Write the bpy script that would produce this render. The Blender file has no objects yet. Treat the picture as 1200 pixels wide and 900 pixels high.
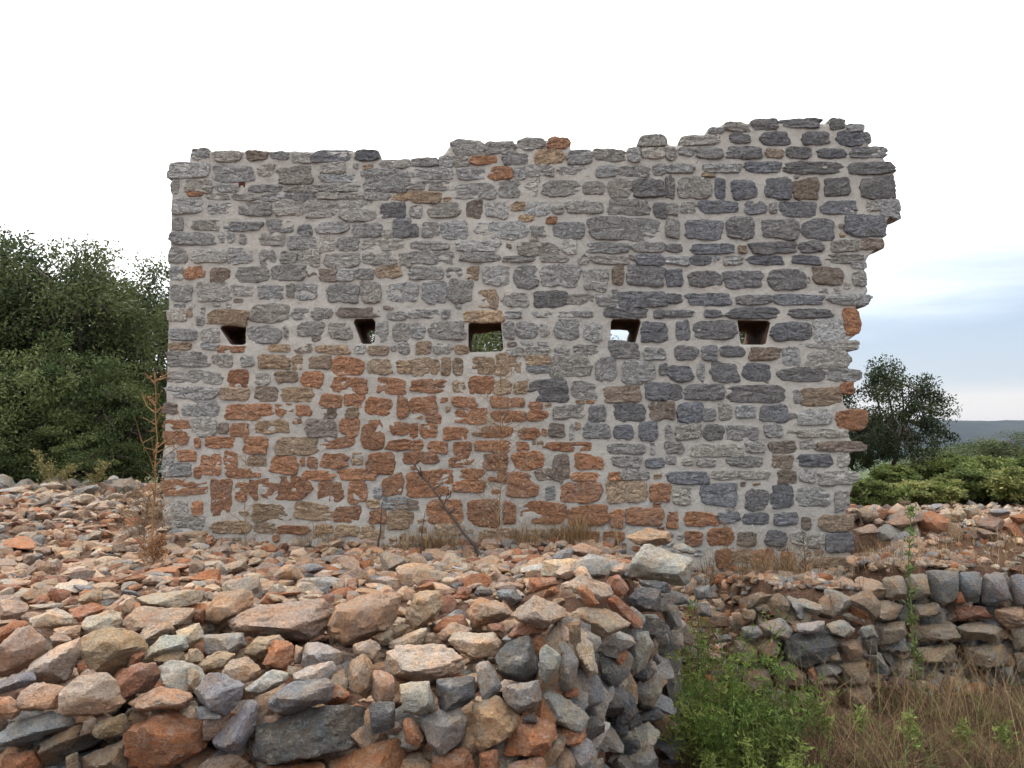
import bpy, bmesh, math, random
import numpy as np
from mathutils import Vector
R = math.radians
rng = np.random.default_rng(7)
random.seed(7)
scene = bpy.context.scene
col = scene.collection

# ------------------------------------------------------------------ camera
EYE = np.array([0.0, 0.0, 1.7]); FPX = 906.0; PITCH = math.atan(62 / FPX)
cd = bpy.data.cameras.new('camera'); cam = bpy.data.objects.new('camera', cd); col.objects.link(cam)
cam.location = EYE; cam.rotation_euler = (R(90) + PITCH, 0, 0)
cd.sensor_width = 36; cd.lens = FPX / 1200 * 36; cd.clip_start = 0.05; cd.clip_end = 20000
scene.camera = cam
def at(px, py, Y):
    """point of the plane at distance Y that this pixel of the photograph measures"""
    a = (px - 600) / FPX; b = (450 - py) / FPX
    fy = math.cos(PITCH) - b * math.sin(PITCH); fz = math.sin(PITCH) + b * math.cos(PITCH)
    k = Y / fy
    return np.array([a * k, Y, EYE[2] + fz * k])

# ------------------------------------------------------------------ sky and sun
SUN_AZ, SUN_EL = R(-35), R(46)            # bright side of the cloud cover: behind the ruin, to the left
sd = Vector((math.sin(SUN_AZ) * math.cos(SUN_EL), math.cos(SUN_AZ) * math.cos(SUN_EL), math.sin(SUN_EL)))
w = bpy.data.worlds.new('World'); scene.world = w; w.use_nodes = True
nt = w.node_tree; N = nt.nodes; L = nt.links; N.clear()
def wn(t, **k):
    n = N.new(t)
    for a, b in k.items(): setattr(n, a, b)
    return n
out = wn('ShaderNodeOutputWorld'); bg = wn('ShaderNodeBackground'); bg.inputs['Strength'].default_value = 0.1
sky = wn('ShaderNodeTexSky', sky_type='NISHITA', sun_disc=False, sun_elevation=SUN_EL, sun_rotation=SUN_AZ)
tc = wn('ShaderNodeTexCoord')
sep = wn('ShaderNodeSeparateXYZ'); L.new(tc.outputs['Generated'], sep.inputs[0])
mp = wn('ShaderNodeMapping'); mp.inputs['Scale'].default_value = (1.3, 1.3, 9.0); L.new(tc.outputs['Generated'], mp.inputs[0])
cl = wn('ShaderNodeTexNoise'); cl.inputs['Scale'].default_value = 2.2; cl.inputs['Detail'].default_value = 7; cl.inputs['Roughness'].default_value = 0.55
L.new(mp.outputs[0], cl.inputs['Vector'])
dot = wn('ShaderNodeVectorMath', operation='DOT_PRODUCT'); L.new(tc.outputs['Generated'], dot.inputs[0]); dot.inputs[1].default_value = sd
def wm(op, a, b=None, c=None, clamp=False):
    n = N.new('ShaderNodeMath'); n.operation = op; n.use_clamp = clamp
    for i, v in enumerate((a, b, c)):
        if v is None: continue
        if isinstance(v, (int, float)): n.inputs[i].default_value = v
        else: L.new(v, n.inputs[i])
    return n.outputs[0]
f = wm('MULTIPLY', sep.outputs['Z'], 3.2)
f = wm('MULTIPLY_ADD', wm('MAXIMUM', dot.outputs['Value'], 0.0), 1.35, f)
f = wm('MULTIPLY_ADD', cl.outputs['Fac'], 0.7, f)
mr = wn('ShaderNodeMapRange', interpolation_type='SMOOTHSTEP'); L.new(f, mr.inputs['Value'])
mr.inputs['From Min'].default_value = 1.25; mr.inputs['From Max'].default_value = 2.3
ramp = wn('ShaderNodeValToRGB'); L.new(wm('MULTIPLY_ADD', cl.outputs['Fac'], 0.09, wm('SUBTRACT', sep.outputs['Z'], .02)), ramp.inputs[0])
e = ramp.color_ramp.elements
e[0].position = 0.0; e[0].color = (.66, .62, .62, 1)
e[1].position = 0.35; e[1].color = (.62, .74, .88, 1)
for p, c_ in ((0.032, (.84, .79, .76, 1)), (0.062, (.86, .83, .83, 1)), (0.085, (.62, .68, .76, 1)), (0.16, (.55, .66, .80, 1))):
    q = e.new(p); q.color = c_
sc = wn('ShaderNodeVectorMath', operation='SCALE'); L.new(ramp.outputs[0], sc.inputs[0]); sc.inputs['Scale'].default_value = 4.5
m0 = wn('ShaderNodeMix', data_type='RGBA'); m0.inputs[0].default_value = 0.12
L.new(sc.outputs[0], m0.inputs[6]); L.new(sky.outputs[0], m0.inputs[7])
m1 = wn('ShaderNodeMix', data_type='RGBA'); L.new(mr.outputs[0], m1.inputs[0]); L.new(m0.outputs[2], m1.inputs[6])
m1.inputs[7].default_value = (10.6, 10.55, 10.4, 1)
L.new(m1.outputs[2], bg.inputs['Color']); L.new(bg.outputs[0], out.inputs['Surface'])
ld = bpy.data.lights.new('sun', 'SUN'); ld.energy = 1.4; ld.angle = R(25); ld.color = (1, .95, .88)
sun = bpy.data.objects.new('sun', ld); col.objects.link(sun)
sun.rotation_euler = (-sd).to_track_quat('-Z', 'Y').to_euler(); sun.location = (-20, 25, 30)
vs = scene.view_settings; vs.view_transform = 'Standard'; vs.look = 'None'; vs.gamma = 1; vs.exposure = 1.2; vs.use_curve_mapping = False

# ------------------------------------------------------------------ helpers
def h3(ix, iy, iz, s):
    n = (ix * 374761393 + iy * 668265263 + iz * 2147483647 + s * 974634321) & 0xffffffff
    n = ((n ^ (n >> 13)) * 1274126177) & 0xffffffff
    return ((n ^ (n >> 16)) & 0xffff) / 65535.0
def vnoise(P, s=0):
    P = np.asarray(P, float); i = np.floor(P).astype(np.int64); fr = P - i; u = fr * fr * (3 - 2 * fr)
    r = 0
    for dx in (0, 1):
        wx = u[..., 0] if dx else 1 - u[..., 0]
        for dy in (0, 1):
            wy = u[..., 1] if dy else 1 - u[..., 1]
            for dz in (0, 1):
                wz = u[..., 2] if dz else 1 - u[..., 2]
                r = r + wx * wy * wz * h3(i[..., 0] + dx, i[..., 1] + dy, i[..., 2] + dz, s)
    return r * 2 - 1
def fbm(P, oct=3, s=0):
    P = np.asarray(P, float); r = 0; a = 1.0
    for k in range(oct):
        r = r + a * vnoise(P * 2 ** k + 17.3 * k, s + k); a *= .5
    return r
def sst(a, b, x):
    t = np.clip((np.asarray(x, float) - a) / (b - a), 0, 1); return t * t * (3 - 2 * t)

def mesh(name, V, F, C=None, smooth=True):
    V = np.asarray(V, np.float32); me = bpy.data.meshes.new(name)
    if isinstance(F, np.ndarray): Fs = [F]
    else: Fs = [np.asarray(a) for a in F if len(a)]
    me.vertices.add(len(V)); me.vertices.foreach_set('co', V.ravel())
    li = np.concatenate([a.ravel() for a in Fs]).astype(np.int32)
    tot = np.concatenate([np.full(len(a), a.shape[1]) for a in Fs])
    st = np.concatenate([[0], np.cumsum(tot)[:-1]]).astype(np.int32)
    me.loops.add(len(li)); me.loops.foreach_set('vertex_index', li)
    me.polygons.add(len(tot)); me.polygons.foreach_set('loop_start', st)
    me.polygons.foreach_set('use_smooth', np.full(len(tot), smooth))
    me.update(calc_edges=True); me.validate()
    if C is not None:
        C = np.asarray(C, np.float32)
        if C.ndim == 1: C = np.tile(C, (len(V), 1))
        at_ = me.color_attributes.new('Col', 'FLOAT_COLOR', 'POINT')
        at_.data.foreach_set('color', np.concatenate([C, np.ones((len(V), 1), np.float32)], 1).ravel())
    return me
def facet(me, deg):
    me.set_sharp_from_angle(angle=R(deg)); return me
def ob(name, me, mat, parent=None, **tags):
    o = bpy.data.objects.new(name, me); col.objects.link(o)
    if mat is not None and not me.materials: me.materials.append(mat)
    o.parent = parent
    for k, v in tags.items(): o[k] = v
    return o
def empty(name, loc, label, cat, group=None):
    o = bpy.data.objects.new(name, None); col.objects.link(o); o.location = loc; o.empty_display_size = .2
    o['label'] = label; o['category'] = cat
    if group: o['group'] = group
    return o
def child(name, V, F, C, mat, parent, smooth=True, **tags):
    """part of a thing, given in world coordinates"""
    V = np.asarray(V, float) - np.array(parent.location)
    me = mesh(name, V, F, C, smooth)
    if mat is M['rock']: facet(me, 26 if len(V) < 5000 else 34)
    elif mat is M['wstone']: facet(me, 38)
    return ob(name, me, mat, parent, **tags)
class Acc:
    """gathers pieces for one joined mesh"""
    def __init__(s): s.V = []; s.F = {}; s.C = []; s.n = 0
    def add(s, V, F, C):
        V = np.asarray(V); C = np.asarray(C, float)
        if C.ndim == 1: C = np.tile(C, (len(V), 1))
        s.V.append(V); s.C.append(C)
        for a in (F if isinstance(F, list) else [F]):
            s.F.setdefault(a.shape[1], []).append(a + s.n)
        s.n += len(V)
    def get(s): return np.concatenate(s.V), [np.concatenate(a) for a in s.F.values()], np.concatenate(s.C)

ICO = {}
for k in (2, 3, 4, 5):
    b = bmesh.new(); bmesh.ops.create_icosphere(b, subdivisions=k, radius=1)
    b.verts.index_update()
    ICO[k] = (np.array([v.co[:] for v in b.verts]), np.array([[v.index for v in f.verts] for f in b.faces])); b.free()
def tube(P, r, n=6):
    P = np.asarray(P, float); r = np.broadcast_to(np.asarray(r, float), (len(P),))
    T = np.gradient(P, axis=0); T /= np.linalg.norm(T, axis=1)[:, None] + 1e-9
    up = np.where(np.abs(T[:, 2:3]) < .9, np.array([[0, 0, 1.]]), np.array([[1., 0, 0]]))
    A = np.cross(T, up); A /= np.linalg.norm(A, axis=1)[:, None] + 1e-9; B = np.cross(T, A)
    a = np.arange(n) / n * 2 * math.pi
    V = P[:, None] + r[:, None, None] * (np.cos(a)[None, :, None] * A[:, None] + np.sin(a)[None, :, None] * B[:, None])
    i = np.arange(len(P) - 1)[:, None] * n; j = np.arange(n)[None]; k = (j + 1) % n
    F = np.stack([i + j, i + k, i + n + k, i + n + j], -1).reshape(-1, 4)
    return V.reshape(-1, 3), F

# ------------------------------------------------------------------ materials
def mat(name, build):
    m = bpy.data.materials.new(name); m.use_nodes = True; t = m.node_tree; t.nodes.clear()
    o = t.nodes.new('ShaderNodeOutputMaterial'); p = t.nodes.new('ShaderNodeBsdfPrincipled')
    t.links.new(p.outputs[0], o.inputs[0])
    class G: pass
    g = G(); g.t = t; g.p = p; g.o = o
    def n(ty, ins=None, **k):
        x = t.nodes.new(ty)
        for a, b in k.items(): setattr(x, a, b)
        for a, b in (ins or {}).items():
            if hasattr(b, 'is_output'): t.links.new(b, x.inputs[a])
            else: x.inputs[a].default_value = b
        return x
    g.n = n
    g.pos = n('ShaderNodeNewGeometry').outputs['Position']
    def noise(scale, detail=4, rough=.55, vec=None, dist=0):
        return n('ShaderNodeTexNoise', {'Vector': vec or g.pos, 'Scale': scale, 'Detail': detail, 'Roughness': rough, 'Distortion': dist}).outputs['Fac']
    g.noise = noise
    g.mr = lambda v, a, b, c=0., d=1.: n('ShaderNodeMapRange', {'Value': v, 'From Min': a, 'From Max': b, 'To Min': c, 'To Max': d}).outputs[0]
    g.mix = lambda fac, a, b, mode='MIX': n('ShaderNodeMix', {0: fac, 6: a, 7: b}, data_type='RGBA', blend_type=mode).outputs[2]
    g.math = lambda op, a, b: n('ShaderNodeMath', {0: a, 1: b}, operation=op).outputs[0]
    g.attr = lambda: n('ShaderNodeAttribute', attribute_name='Col').outputs['Color']
    g.stretch = lambda s: n('ShaderNodeMapping', {'Vector': g.pos, 'Scale': s}).outputs[0]
    def bump(h, dist, strength=1., nrm=None):
        d = {'Height': h, 'Distance': dist, 'Strength': strength}
        if nrm: d['Normal'] = nrm
        return n('ShaderNodeBump', d).outputs[0]
    g.bump = bump
    build(g)
    p.inputs['Specular IOR Level'].default_value = .2
    return m
def b_rock(g):                                          # loose broken limestone
    c = g.attr(); a = g.noise(9, 5, .6, dist=.4); b = g.noise(55, 8, .7); d = g.noise(220, 3)
    v = g.mr(g.math('ADD', g.math('MULTIPLY', b, .65), g.math('MULTIPLY', d, .35)), .36, .64, .62, 1.4)
    c1 = g.mix(g.mr(a, .42, .62), c, g.n('ShaderNodeVectorMath', {0: c, 1: (1.22, 1.0, .80)}, operation='MULTIPLY').outputs[0])
    c1 = g.n('ShaderNodeVectorMath', {0: c1, 'Scale': v}, operation='SCALE').outputs[0]
    rust = g.noise(5, 6, .65, dist=.8)
    c1 = g.mix(g.math('MULTIPLY', g.mr(rust, .56, .68), .5), c1, g.n('ShaderNodeVectorMath', {0: c1, 1: (.95, .62, .42)}, operation='MULTIPLY').outputs[0])
    li = g.noise(14, 7, .7)
    c1 = g.mix(g.math('MULTIPLY', g.mr(li, .55, .68), .55), c1, (.48, .44, .385, 1))
    vein = g.noise(7, 3, .5, vec=g.stretch((1, 1, 2.5)), dist=1.2)
    vn = g.math('ABSOLUTE', g.math('SUBTRACT', vein, .5), 0.)
    c1 = g.mix(g.math('MULTIPLY', g.mr(vn, .012, .0), .35), c1, (.55, .52, .48, 1))
    g.t.links.new(c1, g.p.inputs['Base Color']); g.p.inputs['Roughness'].default_value = .9
    n1 = g.bump(g.noise(14, 6, .62, dist=.6), .07, .8)
    n2 = g.bump(g.math('ADD', b, g.math('MULTIPLY', d, .3)), .03, .85, n1)
    n3 = g.bump(g.mr(vn, .0, .02), .006, .6, n2)
    g.t.links.new(n3, g.p.inputs['Normal'])
def b_wstone(g):                                        # weathered, fissured building stone
    c = g.attr(); s = g.stretch((1, 1, 2.4))
    a = g.noise(5, 6, .65); b = g.noise(26, 8, .75, vec=s, dist=.8); d = g.noise(110, 4, .7)
    rid = g.math('ABSOLUTE', g.math('SUBTRACT', g.noise(11, 5, .6, vec=s, dist=1.4), .5), 0.)
    v = g.mr(g.math('ADD', g.math('MULTIPLY', b, .7), g.math('MULTIPLY', d, .3)), .38, .62, .5, 1.5)
    c1 = g.n('ShaderNodeVectorMath', {0: c, 'Scale': v}, operation='SCALE').outputs[0]
    c1 = g.mix(g.math('MULTIPLY', g.mr(a, .5, .7), .35), c1, (.40, .38, .35, 1))
    c1 = g.mix(g.math('MULTIPLY', g.mr(g.noise(34, 7, .85, vec=s), .54, .66), .7), c1, (.52, .505, .475, 1))
    c1 = g.mix(g.math('MULTIPLY', g.mr(rid, .03, .0), .65), c1, (.085, .08, .073, 1))
    g.t.links.new(c1, g.p.inputs['Base Color']); g.p.inputs['Roughness'].default_value = .92
    n1 = g.bump(g.mr(rid, .0, .06), .03, .9)
    n2 = g.bump(b, .045, .9, n1)
    g.t.links.new(g.bump(d, .008, .7, n2), g.p.inputs['Normal'])
def b_mortar(g):
    a = g.noise(1.6, 5, .6); b = g.noise(16, 8, .7); d = g.noise(140, 5, .75)
    c1 = g.mix(g.mr(a, .35, .65), (.55, .525, .485, 1), (.63, .595, .54, 1))
    c1 = g.mix(g.math('MULTIPLY', g.mr(b, .52, .68), .6), c1, (.43, .405, .37, 1))
    c1 = g.n('ShaderNodeVectorMath', {0: c1, 'Scale': g.mr(d, .34, .66, .72, 1.25)}, operation='SCALE').outputs[0]
    c1 = g.mix(g.math('MULTIPLY', g.mr(g.noise(1.1, 4, .6, dist=1.), .60, .74), .5), c1, (.43, .34, .26, 1))
    g.t.links.new(c1, g.p.inputs['Base Color']); g.p.inputs['Roughness'].default_value = .95
    n1 = g.bump(b, .06, .8); g.t.links.new(g.bump(d, .012, .9, n1), g.p.inputs['Normal'])
def b_ground(g):
    a = g.noise(2.2, 6, .65); b = g.noise(30, 8, .7)
    dirt = g.mix(g.mr(a, .35, .65), (.075, .04, .027, 1), (.14, .08, .052, 1))
    dirt = g.mix(g.mr(b, .5, .7), dirt, (.24, .16, .11, 1))
    grn = g.mix(g.mr(g.noise(.05, 6, .7), .35, .65), (.035, .055, .018, 1), (.075, .095, .035, 1))
    sx = g.n('ShaderNodeSeparateXYZ', {0: g.pos})
    far = g.mr(g.math('ADD', sx.outputs['Y'], g.math('MULTIPLY', a, 4.)), 15., 19.)
    c1 = g.mix(far, dirt, grn)
    g.t.links.new(c1, g.p.inputs['Base Color']); g.p.inputs['Roughness'].default_value = .95
    g.t.links.new(g.bump(b, .05, .8), g.p.inputs['Normal'])
def b_leaf(g):
    c = g.attr(); v = g.mr(g.noise(2, 3), .3, .7, .7, 1.35)
    c1 = g.n('ShaderNodeVectorMath', {0: c, 'Scale': v}, operation='SCALE').outputs[0]
    g.t.links.new(c1, g.p.inputs['Base Color']); g.p.inputs['Roughness'].default_value = .55
    tr = g.n('ShaderNodeBsdfTranslucent'); g.t.links.new(c1, tr.inputs['Color'])
    mx = g.n('ShaderNodeMixShader', {0: .3}); g.t.links.new(g.p.outputs[0], mx.inputs[1]); g.t.links.new(tr.outputs[0], mx.inputs[2])
    g.t.links.new(mx.outputs[0], g.o.inputs[0])
def b_bark(g):
    c = g.mix(g.mr(g.noise(20, 6, .7, vec=g.stretch((1, 1, .25))), .35, .65), (.045, .036, .028, 1), (.12, .10, .08, 1))
    g.t.links.new(c, g.p.inputs['Base Color']); g.p.inputs['Roughness'].default_value = .9
def b_straw(g):
    c = g.attr(); g.t.links.new(g.n('ShaderNodeVectorMath', {0: c, 'Scale': g.mr(g.noise(14, 3), .3, .7, .7, 1.3)}, operation='SCALE').outputs[0], g.p.inputs['Base Color'])
    g.p.inputs['Roughness'].default_value = .8
def b_hill(g):
    c = g.mix(g.mr(g.noise(.004, 8, .7), .4, .6), (.024, .030, .028, 1), (.040, .046, .040, 1))
    g.t.links.new(c, g.p.inputs['Base Color']); g.p.inputs['Roughness'].default_value = 1
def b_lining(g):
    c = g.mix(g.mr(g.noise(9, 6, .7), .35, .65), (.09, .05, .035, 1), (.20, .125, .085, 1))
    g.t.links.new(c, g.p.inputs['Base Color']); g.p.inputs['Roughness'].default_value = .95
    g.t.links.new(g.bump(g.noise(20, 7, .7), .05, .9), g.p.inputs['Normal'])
def b_wood(g):
    c = g.mix(g.mr(g.noise(12, 6, .7, vec=g.stretch((1, 1, 6))), .35, .65), (.07, .065, .06, 1), (.17, .155, .14, 1))
    g.t.links.new(c, g.p.inputs['Base Color']); g.p.inputs['Roughness'].default_value = .9
M = {k: mat(n_, b_) for k, n_, b_ in (('rock', 'broken_limestone', b_rock), ('wstone', 'weathered_stone', b_wstone), ('mortar', 'lime_mortar', b_mortar),
     ('ground', 'red_earth', b_ground), ('leaf', 'leaf', b_leaf), ('bark', 'bark', b_bark), ('straw', 'dry_stem', b_straw), ('hill', 'wooded_hill', b_hill), ('wood', 'grey_wood', b_wood), ('lining', 'brown_stone_lining', b_lining))}

# ------------------------------------------------------------------ ground
TY = 9.0                                                 # the ruin's front face
def edge_x(y):                                           # right-hand flank of the rubble heap
    return np.where(y < 5.5, .15 + (y - 3.4) * .5, 1.2 + (y - 5.5) * .13)
def gz(x, y):
    x = np.asarray(x, float); y = np.asarray(y, float)
    base = -.46 + .62 * sst(6.6, 8.6, y) + .04 * fbm(np.stack([x * .8, y * .8, x * 0], -1), 2, 3)
    hl = np.minimum(.29 + .254 * (y - 3.44), .68) - .24 * sst(5.0, 8.6, y)          # bank sloping up from the low front wall
    hr = .84 - .38 * sst(4.0, 8.6, y)
    heap = hl + (hr - hl) * sst(-.2, .5, x - .45 * (y - 3.4) * sst(5., 3.4, y)) + sst(-2.6, -5, x) * .42 * sst(6.2, 10.5, y) + .05 * fbm(np.stack([x * .9, y * .9, x * 0 + 3], -1), 3, 5)
    wv = .10 * fbm(np.stack([x * 1.5, y * 1.5, x * 0], -1), 2, 9)
    inside = sst(0, .12, np.minimum(y - 3.60 + wv, (edge_x(y) - x) * .9 - .17 + wv))
    inside = inside * (1 - sst(-3.9, -3.8, x) * sst(8.6, 8.9, y) * .0)
    inside = inside * (1 - sst(12.0, 14.5, y) * .5)
    z = base + (heap - base) * inside
    ter = .50 + .22 * sst(6.8, 9.5, y) + .03 * fbm(np.stack([x * 1.3, y * 1.3, x * 0 + 8], -1), 3, 11)
    tin = sst(0, .12, np.minimum(y - 7.0 + wv * .4, (x - 3.05 - 1.15 * sst(7.2, 8.5, y)) * .9 + wv * .4))
    z = z + (ter - z) * tin
    spur = .42 - .24 * sst(6.8, 8.7, y) + .03 * wv                                # little wall end at the ruin's right-hand corner
    sin_ = sst(0, .15, np.minimum(np.minimum(y - 6.45, (x - 2.1) * .9), (3.1 - x) * .9))
    z = np.where((sin_ > 0) & (y < 9.2), np.maximum(z, z + (spur - z) * sin_), z)
    beh = sst(9.3, 11, y)
    z = z + (np.maximum(z, .55) - z) * beh
    d = np.hypot(x, y)
    z = z - 3.0 * sst(16, 60, d) - 16 * sst(60, 400, d) - 40 * sst(300, 1600, d)
    return z
n = 400
u = np.linspace(-1, 1, n); gx = 2.1 * np.sinh(8.3 * u); gy = 6 + 2.1 * np.sinh(8.3 * u)
GX, GY = np.meshgrid(gx, gy); GZ = gz(GX, GY)
i = np.arange(n * n).reshape(n, n)
ob('ground', mesh('ground', np.stack([GX, GY, GZ], -1).reshape(-1, 3), np.stack([i[:-1, :-1], i[:-1, 1:], i[1:, 1:], i[1:, :-1]], -1).reshape(-1, 4)), M['ground'], kind='structure')
# far wooded ridge
hx = np.linspace(-3600, 3600, 240); hy = np.linspace(2100, 3400, 40)
HX, HY = np.meshgrid(hx, hy)
HZ = -62 + (118 + 15 * fbm(np.stack([HX / 900, HX * 0, HX * 0], -1), 4, 21) - 20 * sst(1000, 2600, -HX)) * np.sin(np.clip((HY - 2100) / 1300, 0, 1) * math.pi) ** .8
HZ = HZ + 3 * fbm(np.stack([HX / 40, HY / 40, HX * 0], -1), 2, 23)
i = np.arange(HX.size).reshape(HX.shape)
ob('hill', mesh('hill', np.stack([HX, HY, HZ], -1).reshape(-1, 3), np.stack([i[:-1, :-1], i[:-1, 1:], i[1:, 1:], i[1:, :-1]], -1).reshape(-1, 4)), M['hill'], kind='structure')

# ------------------------------------------------------------------ the ruined wall
WC = {'g': (.47, .458, .44), 'l': (.57, .555, .525), 'd': (.265, .268, .284), 'o': (.52, .265, .15), 't': (.52, .38, .26), 'm': (.35, .285, .235), 'r': (.24, .07, .045)}
S4 = {}
S4[(180, 120)] = '''18 22 26 27 g 28 23 42 28 l 44 23 54 27 m 55 23 64 27 g 65 23 74 28 l 74 22 92 28 d 94 22 106 27 d 107 27 120 31 g 8 29 26 36 l 27 30 47 37 g 49 29 57 35 g 58 30 75 38 g
78 28 90 33 l 78 33 94 37 g 97 32 120 40 l 8 37 12 43 g 15 37 28 42 g 29 38 40 42 l 40 37 43 40 r 44 39 60 42 g 61 39 78 42 l 78 38 97 42 g 100 40 120 42 g 16 42 23 44 o 25 43 36 46 g 37 43 48 46 l
49 43 60 46 g 61 42 75 46 g 76 42 97 45 g 99 42 111 46 g 112 42 120 46 t 8 45 24 52 g 26 47 37 52 g 39 47 55 53 g 56 46 71 53 l 71 46 87 54 l 88 46 105 55 g 107 47 118 54 d 9 54 14 61 g 18 55 32 60 g
33 56 51 60 g 53 55 66 61 g 67 57 74 63 g 76 56 91 61 g 93 56 107 63 g 107 60 112 64 l 112 55 121 64 d 7 61 29 67 g 30 61 38 66 g 40 62 43 66 g 49 61 61 67 l 63 62 76 69 g 77 63 85 70 l 86 63 96 69 g
97 64 117 69 l 7 68 16 75 g 19 69 34 75 l 34 68 46 76 g 49 69 57 76 g 59 70 67 75 l 68 69 78 77 l 80 71 97 77 g 98 70 115 76 g 115 70 121 77 g 7 77 14 83 l 14 77 24 83 o 26 77 36 84 m 39 77 54 84 g
56 76 71 83 g 77 78 86 84 m 86 78 94 84 l 94 78 103 83 g 104 77 117 82 t 7 85 18 93 l 20 85 36 93 g 37 85 47 91 g 49 85 61 92 g 62 85 66 91 g 67 85 77 92 g 81 85 96 93 g 97 84 107 94 g 110 84 124 94 g'''
S4[(480, 120)] = '''0 26 13 30 g 14 25 20 30 l 20 18 35 24 l 20 25 28 30 g 35 18 50 24 g 51 17 64 22 g 65 16 75 22 o 28 25 41 29 o 43 24 56 29 g 59 23 72 29 t 74 22 85 29 g 86 22 101 28 g 102 22 108 28 l 108 16 120 21 g 108 21 120 27 l
1 31 20 36 l 22 31 36 36 g 37 30 48 36 o 49 31 54 36 l 54 30 68 35 g 70 30 86 34 g 87 30 98 35 l 98 30 112 35 g 114 29 120 34 g 0 37 20 41 g 20 38 40 45 g 42 37 52 45 g 54 38 60 44 l 62 36 79 44 g 81 37 91 44 g
93 36 104 45 g 105 36 120 45 d 0 42 15 47 t 0 48 6 54 g 8 47 23 54 g 26 46 34 54 m 36 47 46 54 l 48 47 54 51 t 54 47 65 53 l 67 48 72 52 g 73 46 91 53 g 93 46 112 53 g 114 47 121 54 d 51 53 58 56 t 64 54 69 57 o
0 57 4 64 d 6 56 14 63 g 15 56 27 64 g 30 56 55 64 l 57 58 64 63 g 67 56 82 64 g 85 54 119 65 g 0 65 19 69 g 21 65 43 70 l 51 66 70 72 g 71 65 78 71 l 83 66 103 71 g 105 66 120 70 g 0 70 20 76 g 23 70 43 75 l
44 72 59 75 g 61 72 75 75 l 79 71 84 76 g 85 72 102 76 g 106 71 119 76 d 0 77 16 83 g 17 77 25 82 g 27 77 32 84 t 34 77 46 86 g 49 77 61 87 g 62 76 80 87 g 82 78 93 88 g 95 77 100 86 m 102 77 120 87 d
6 84 17 94 g 18 83 29 93 g 32 88 41 96 t 43 89 55 96 g 57 89 73 96 d 74 90 86 96 g 87 90 97 96 g 98 88 120 96 d'''
S4[(780, 120)] = '''20 12 27 15 g 27 9 39 14 g 40 8 52 13 d 53 8 72 12 d 77 8 84 13 d 85 10 93 14 g 8 15 26 20 g 30 15 40 19 d 45 14 58 20 d 64 14 77 20 d 81 14 91 20 d 91 14 96 19 d 0 21 5 27 g 6 21 13 25 g 15 21 27 27 g 29 21 45 26 d
47 22 55 26 m 57 21 68 26 d 71 22 84 26 d 87 21 103 26 d 0 29 14 33 g 18 29 35 33 g 17 33 23 35 t 37 28 54 33 d 57 28 83 33 d 86 28 108 34 d 0 36 4 46 d 6 35 21 46 g 23 36 28 45 d 30 36 42 45 d 46 35 59 45 d
60 36 72 45 m 75 36 87 44 d 91 35 108 45 d 0 48 6 53 g 7 47 14 52 g 15 46 35 52 d 37 46 47 53 d 49 47 52 52 g 54 47 70 53 d 73 46 90 52 d 94 46 100 51 l 100 45 110 54 g 0 55 6 63 g 10 55 27 64 d 29 54 42 64 d
45 54 62 64 d 64 54 80 64 d 85 53 104 63 d 0 66 8 70 d 13 66 31 71 d 34 67 38 71 m 40 65 62 71 d 63 65 74 70 d 77 65 92 70 g 92 64 102 69 m 0 72 11 76 g 11 72 21 76 d 27 72 36 76 g 38 72 56 76 d 60 72 73 76 d
75 71 93 75 g 88 75 94 78 g 0 78 8 86 d 11 78 26 87 d 28 78 45 88 d 48 77 65 88 d 69 77 83 85 m 88 79 94 86 l'''
S4[(180, 345)] = '''6 7 15 13 l 15 7 18 10 t 20 6 24 14 l 25 7 44 14 t 45 4 63 13 g 65 6 73 11 g 74 6 84 12 g 86 6 106 11 m 110 8 118 12 g 6 16 21 22 g 22 16 31 22 l 44 15 60 23 g 61 15 63 21 g 67 13 80 19 g 82 13 93 21 g 104 13 110 22 g 112 14 120 22 g
7 23 17 26 t 22 23 31 26 l 31 24 43 27 o 53 24 64 27 t 66 23 75 28 m 76 24 92 28 t 94 24 99 28 l 100 24 110 28 t 115 23 120 28 l 6 27 26 35 g 27 28 38 34 g 41 28 47 34 l 48 28 64 35 t 65 29 70 36 t 73 29 83 35 t 83 30 99 38 o 100 30 112 37 t
114 30 120 37 t 6 36 14 41 g 15 36 32 42 l 34 36 45 43 o 48 36 55 42 l 57 36 68 41 t 69 36 80 44 o 104 39 118 47 o 82 39 101 46 o 6 43 30 49 g 30 44 45 49 t 47 43 58 50 m 60 44 75 50 t 78 47 88 53 o 89 47 99 53 o 4 51 11 56 m 13 50 30 57 l
33 51 56 59 o 57 51 66 57 o 67 52 74 57 o 77 53 86 59 m 90 53 96 58 t 99 49 111 57 o 114 48 120 57 o 4 59 17 63 o 17 58 30 66 l 30 60 35 65 m 36 60 45 66 o 48 59 64 65 t 71 59 86 67 m 87 58 96 66 o 97 59 108 72 o 111 60 120 66 o 4 64 16 70 o
19 67 22 72 o 24 67 38 72 o 42 67 54 75 o 57 67 76 75 t 78 67 95 72 o 109 68 120 73 o 11 73 20 78 o 33 73 39 82 o 21 74 32 86 o 44 76 53 81 t 55 76 68 84 o 72 76 77 81 o 78 75 91 82 o 93 74 98 80 t 100 74 114 84 o 4 73 9 80 l 4 80 18 86 g
19 81 22 86 o 70 83 85 87 o 86 82 104 87 o'''
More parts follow.
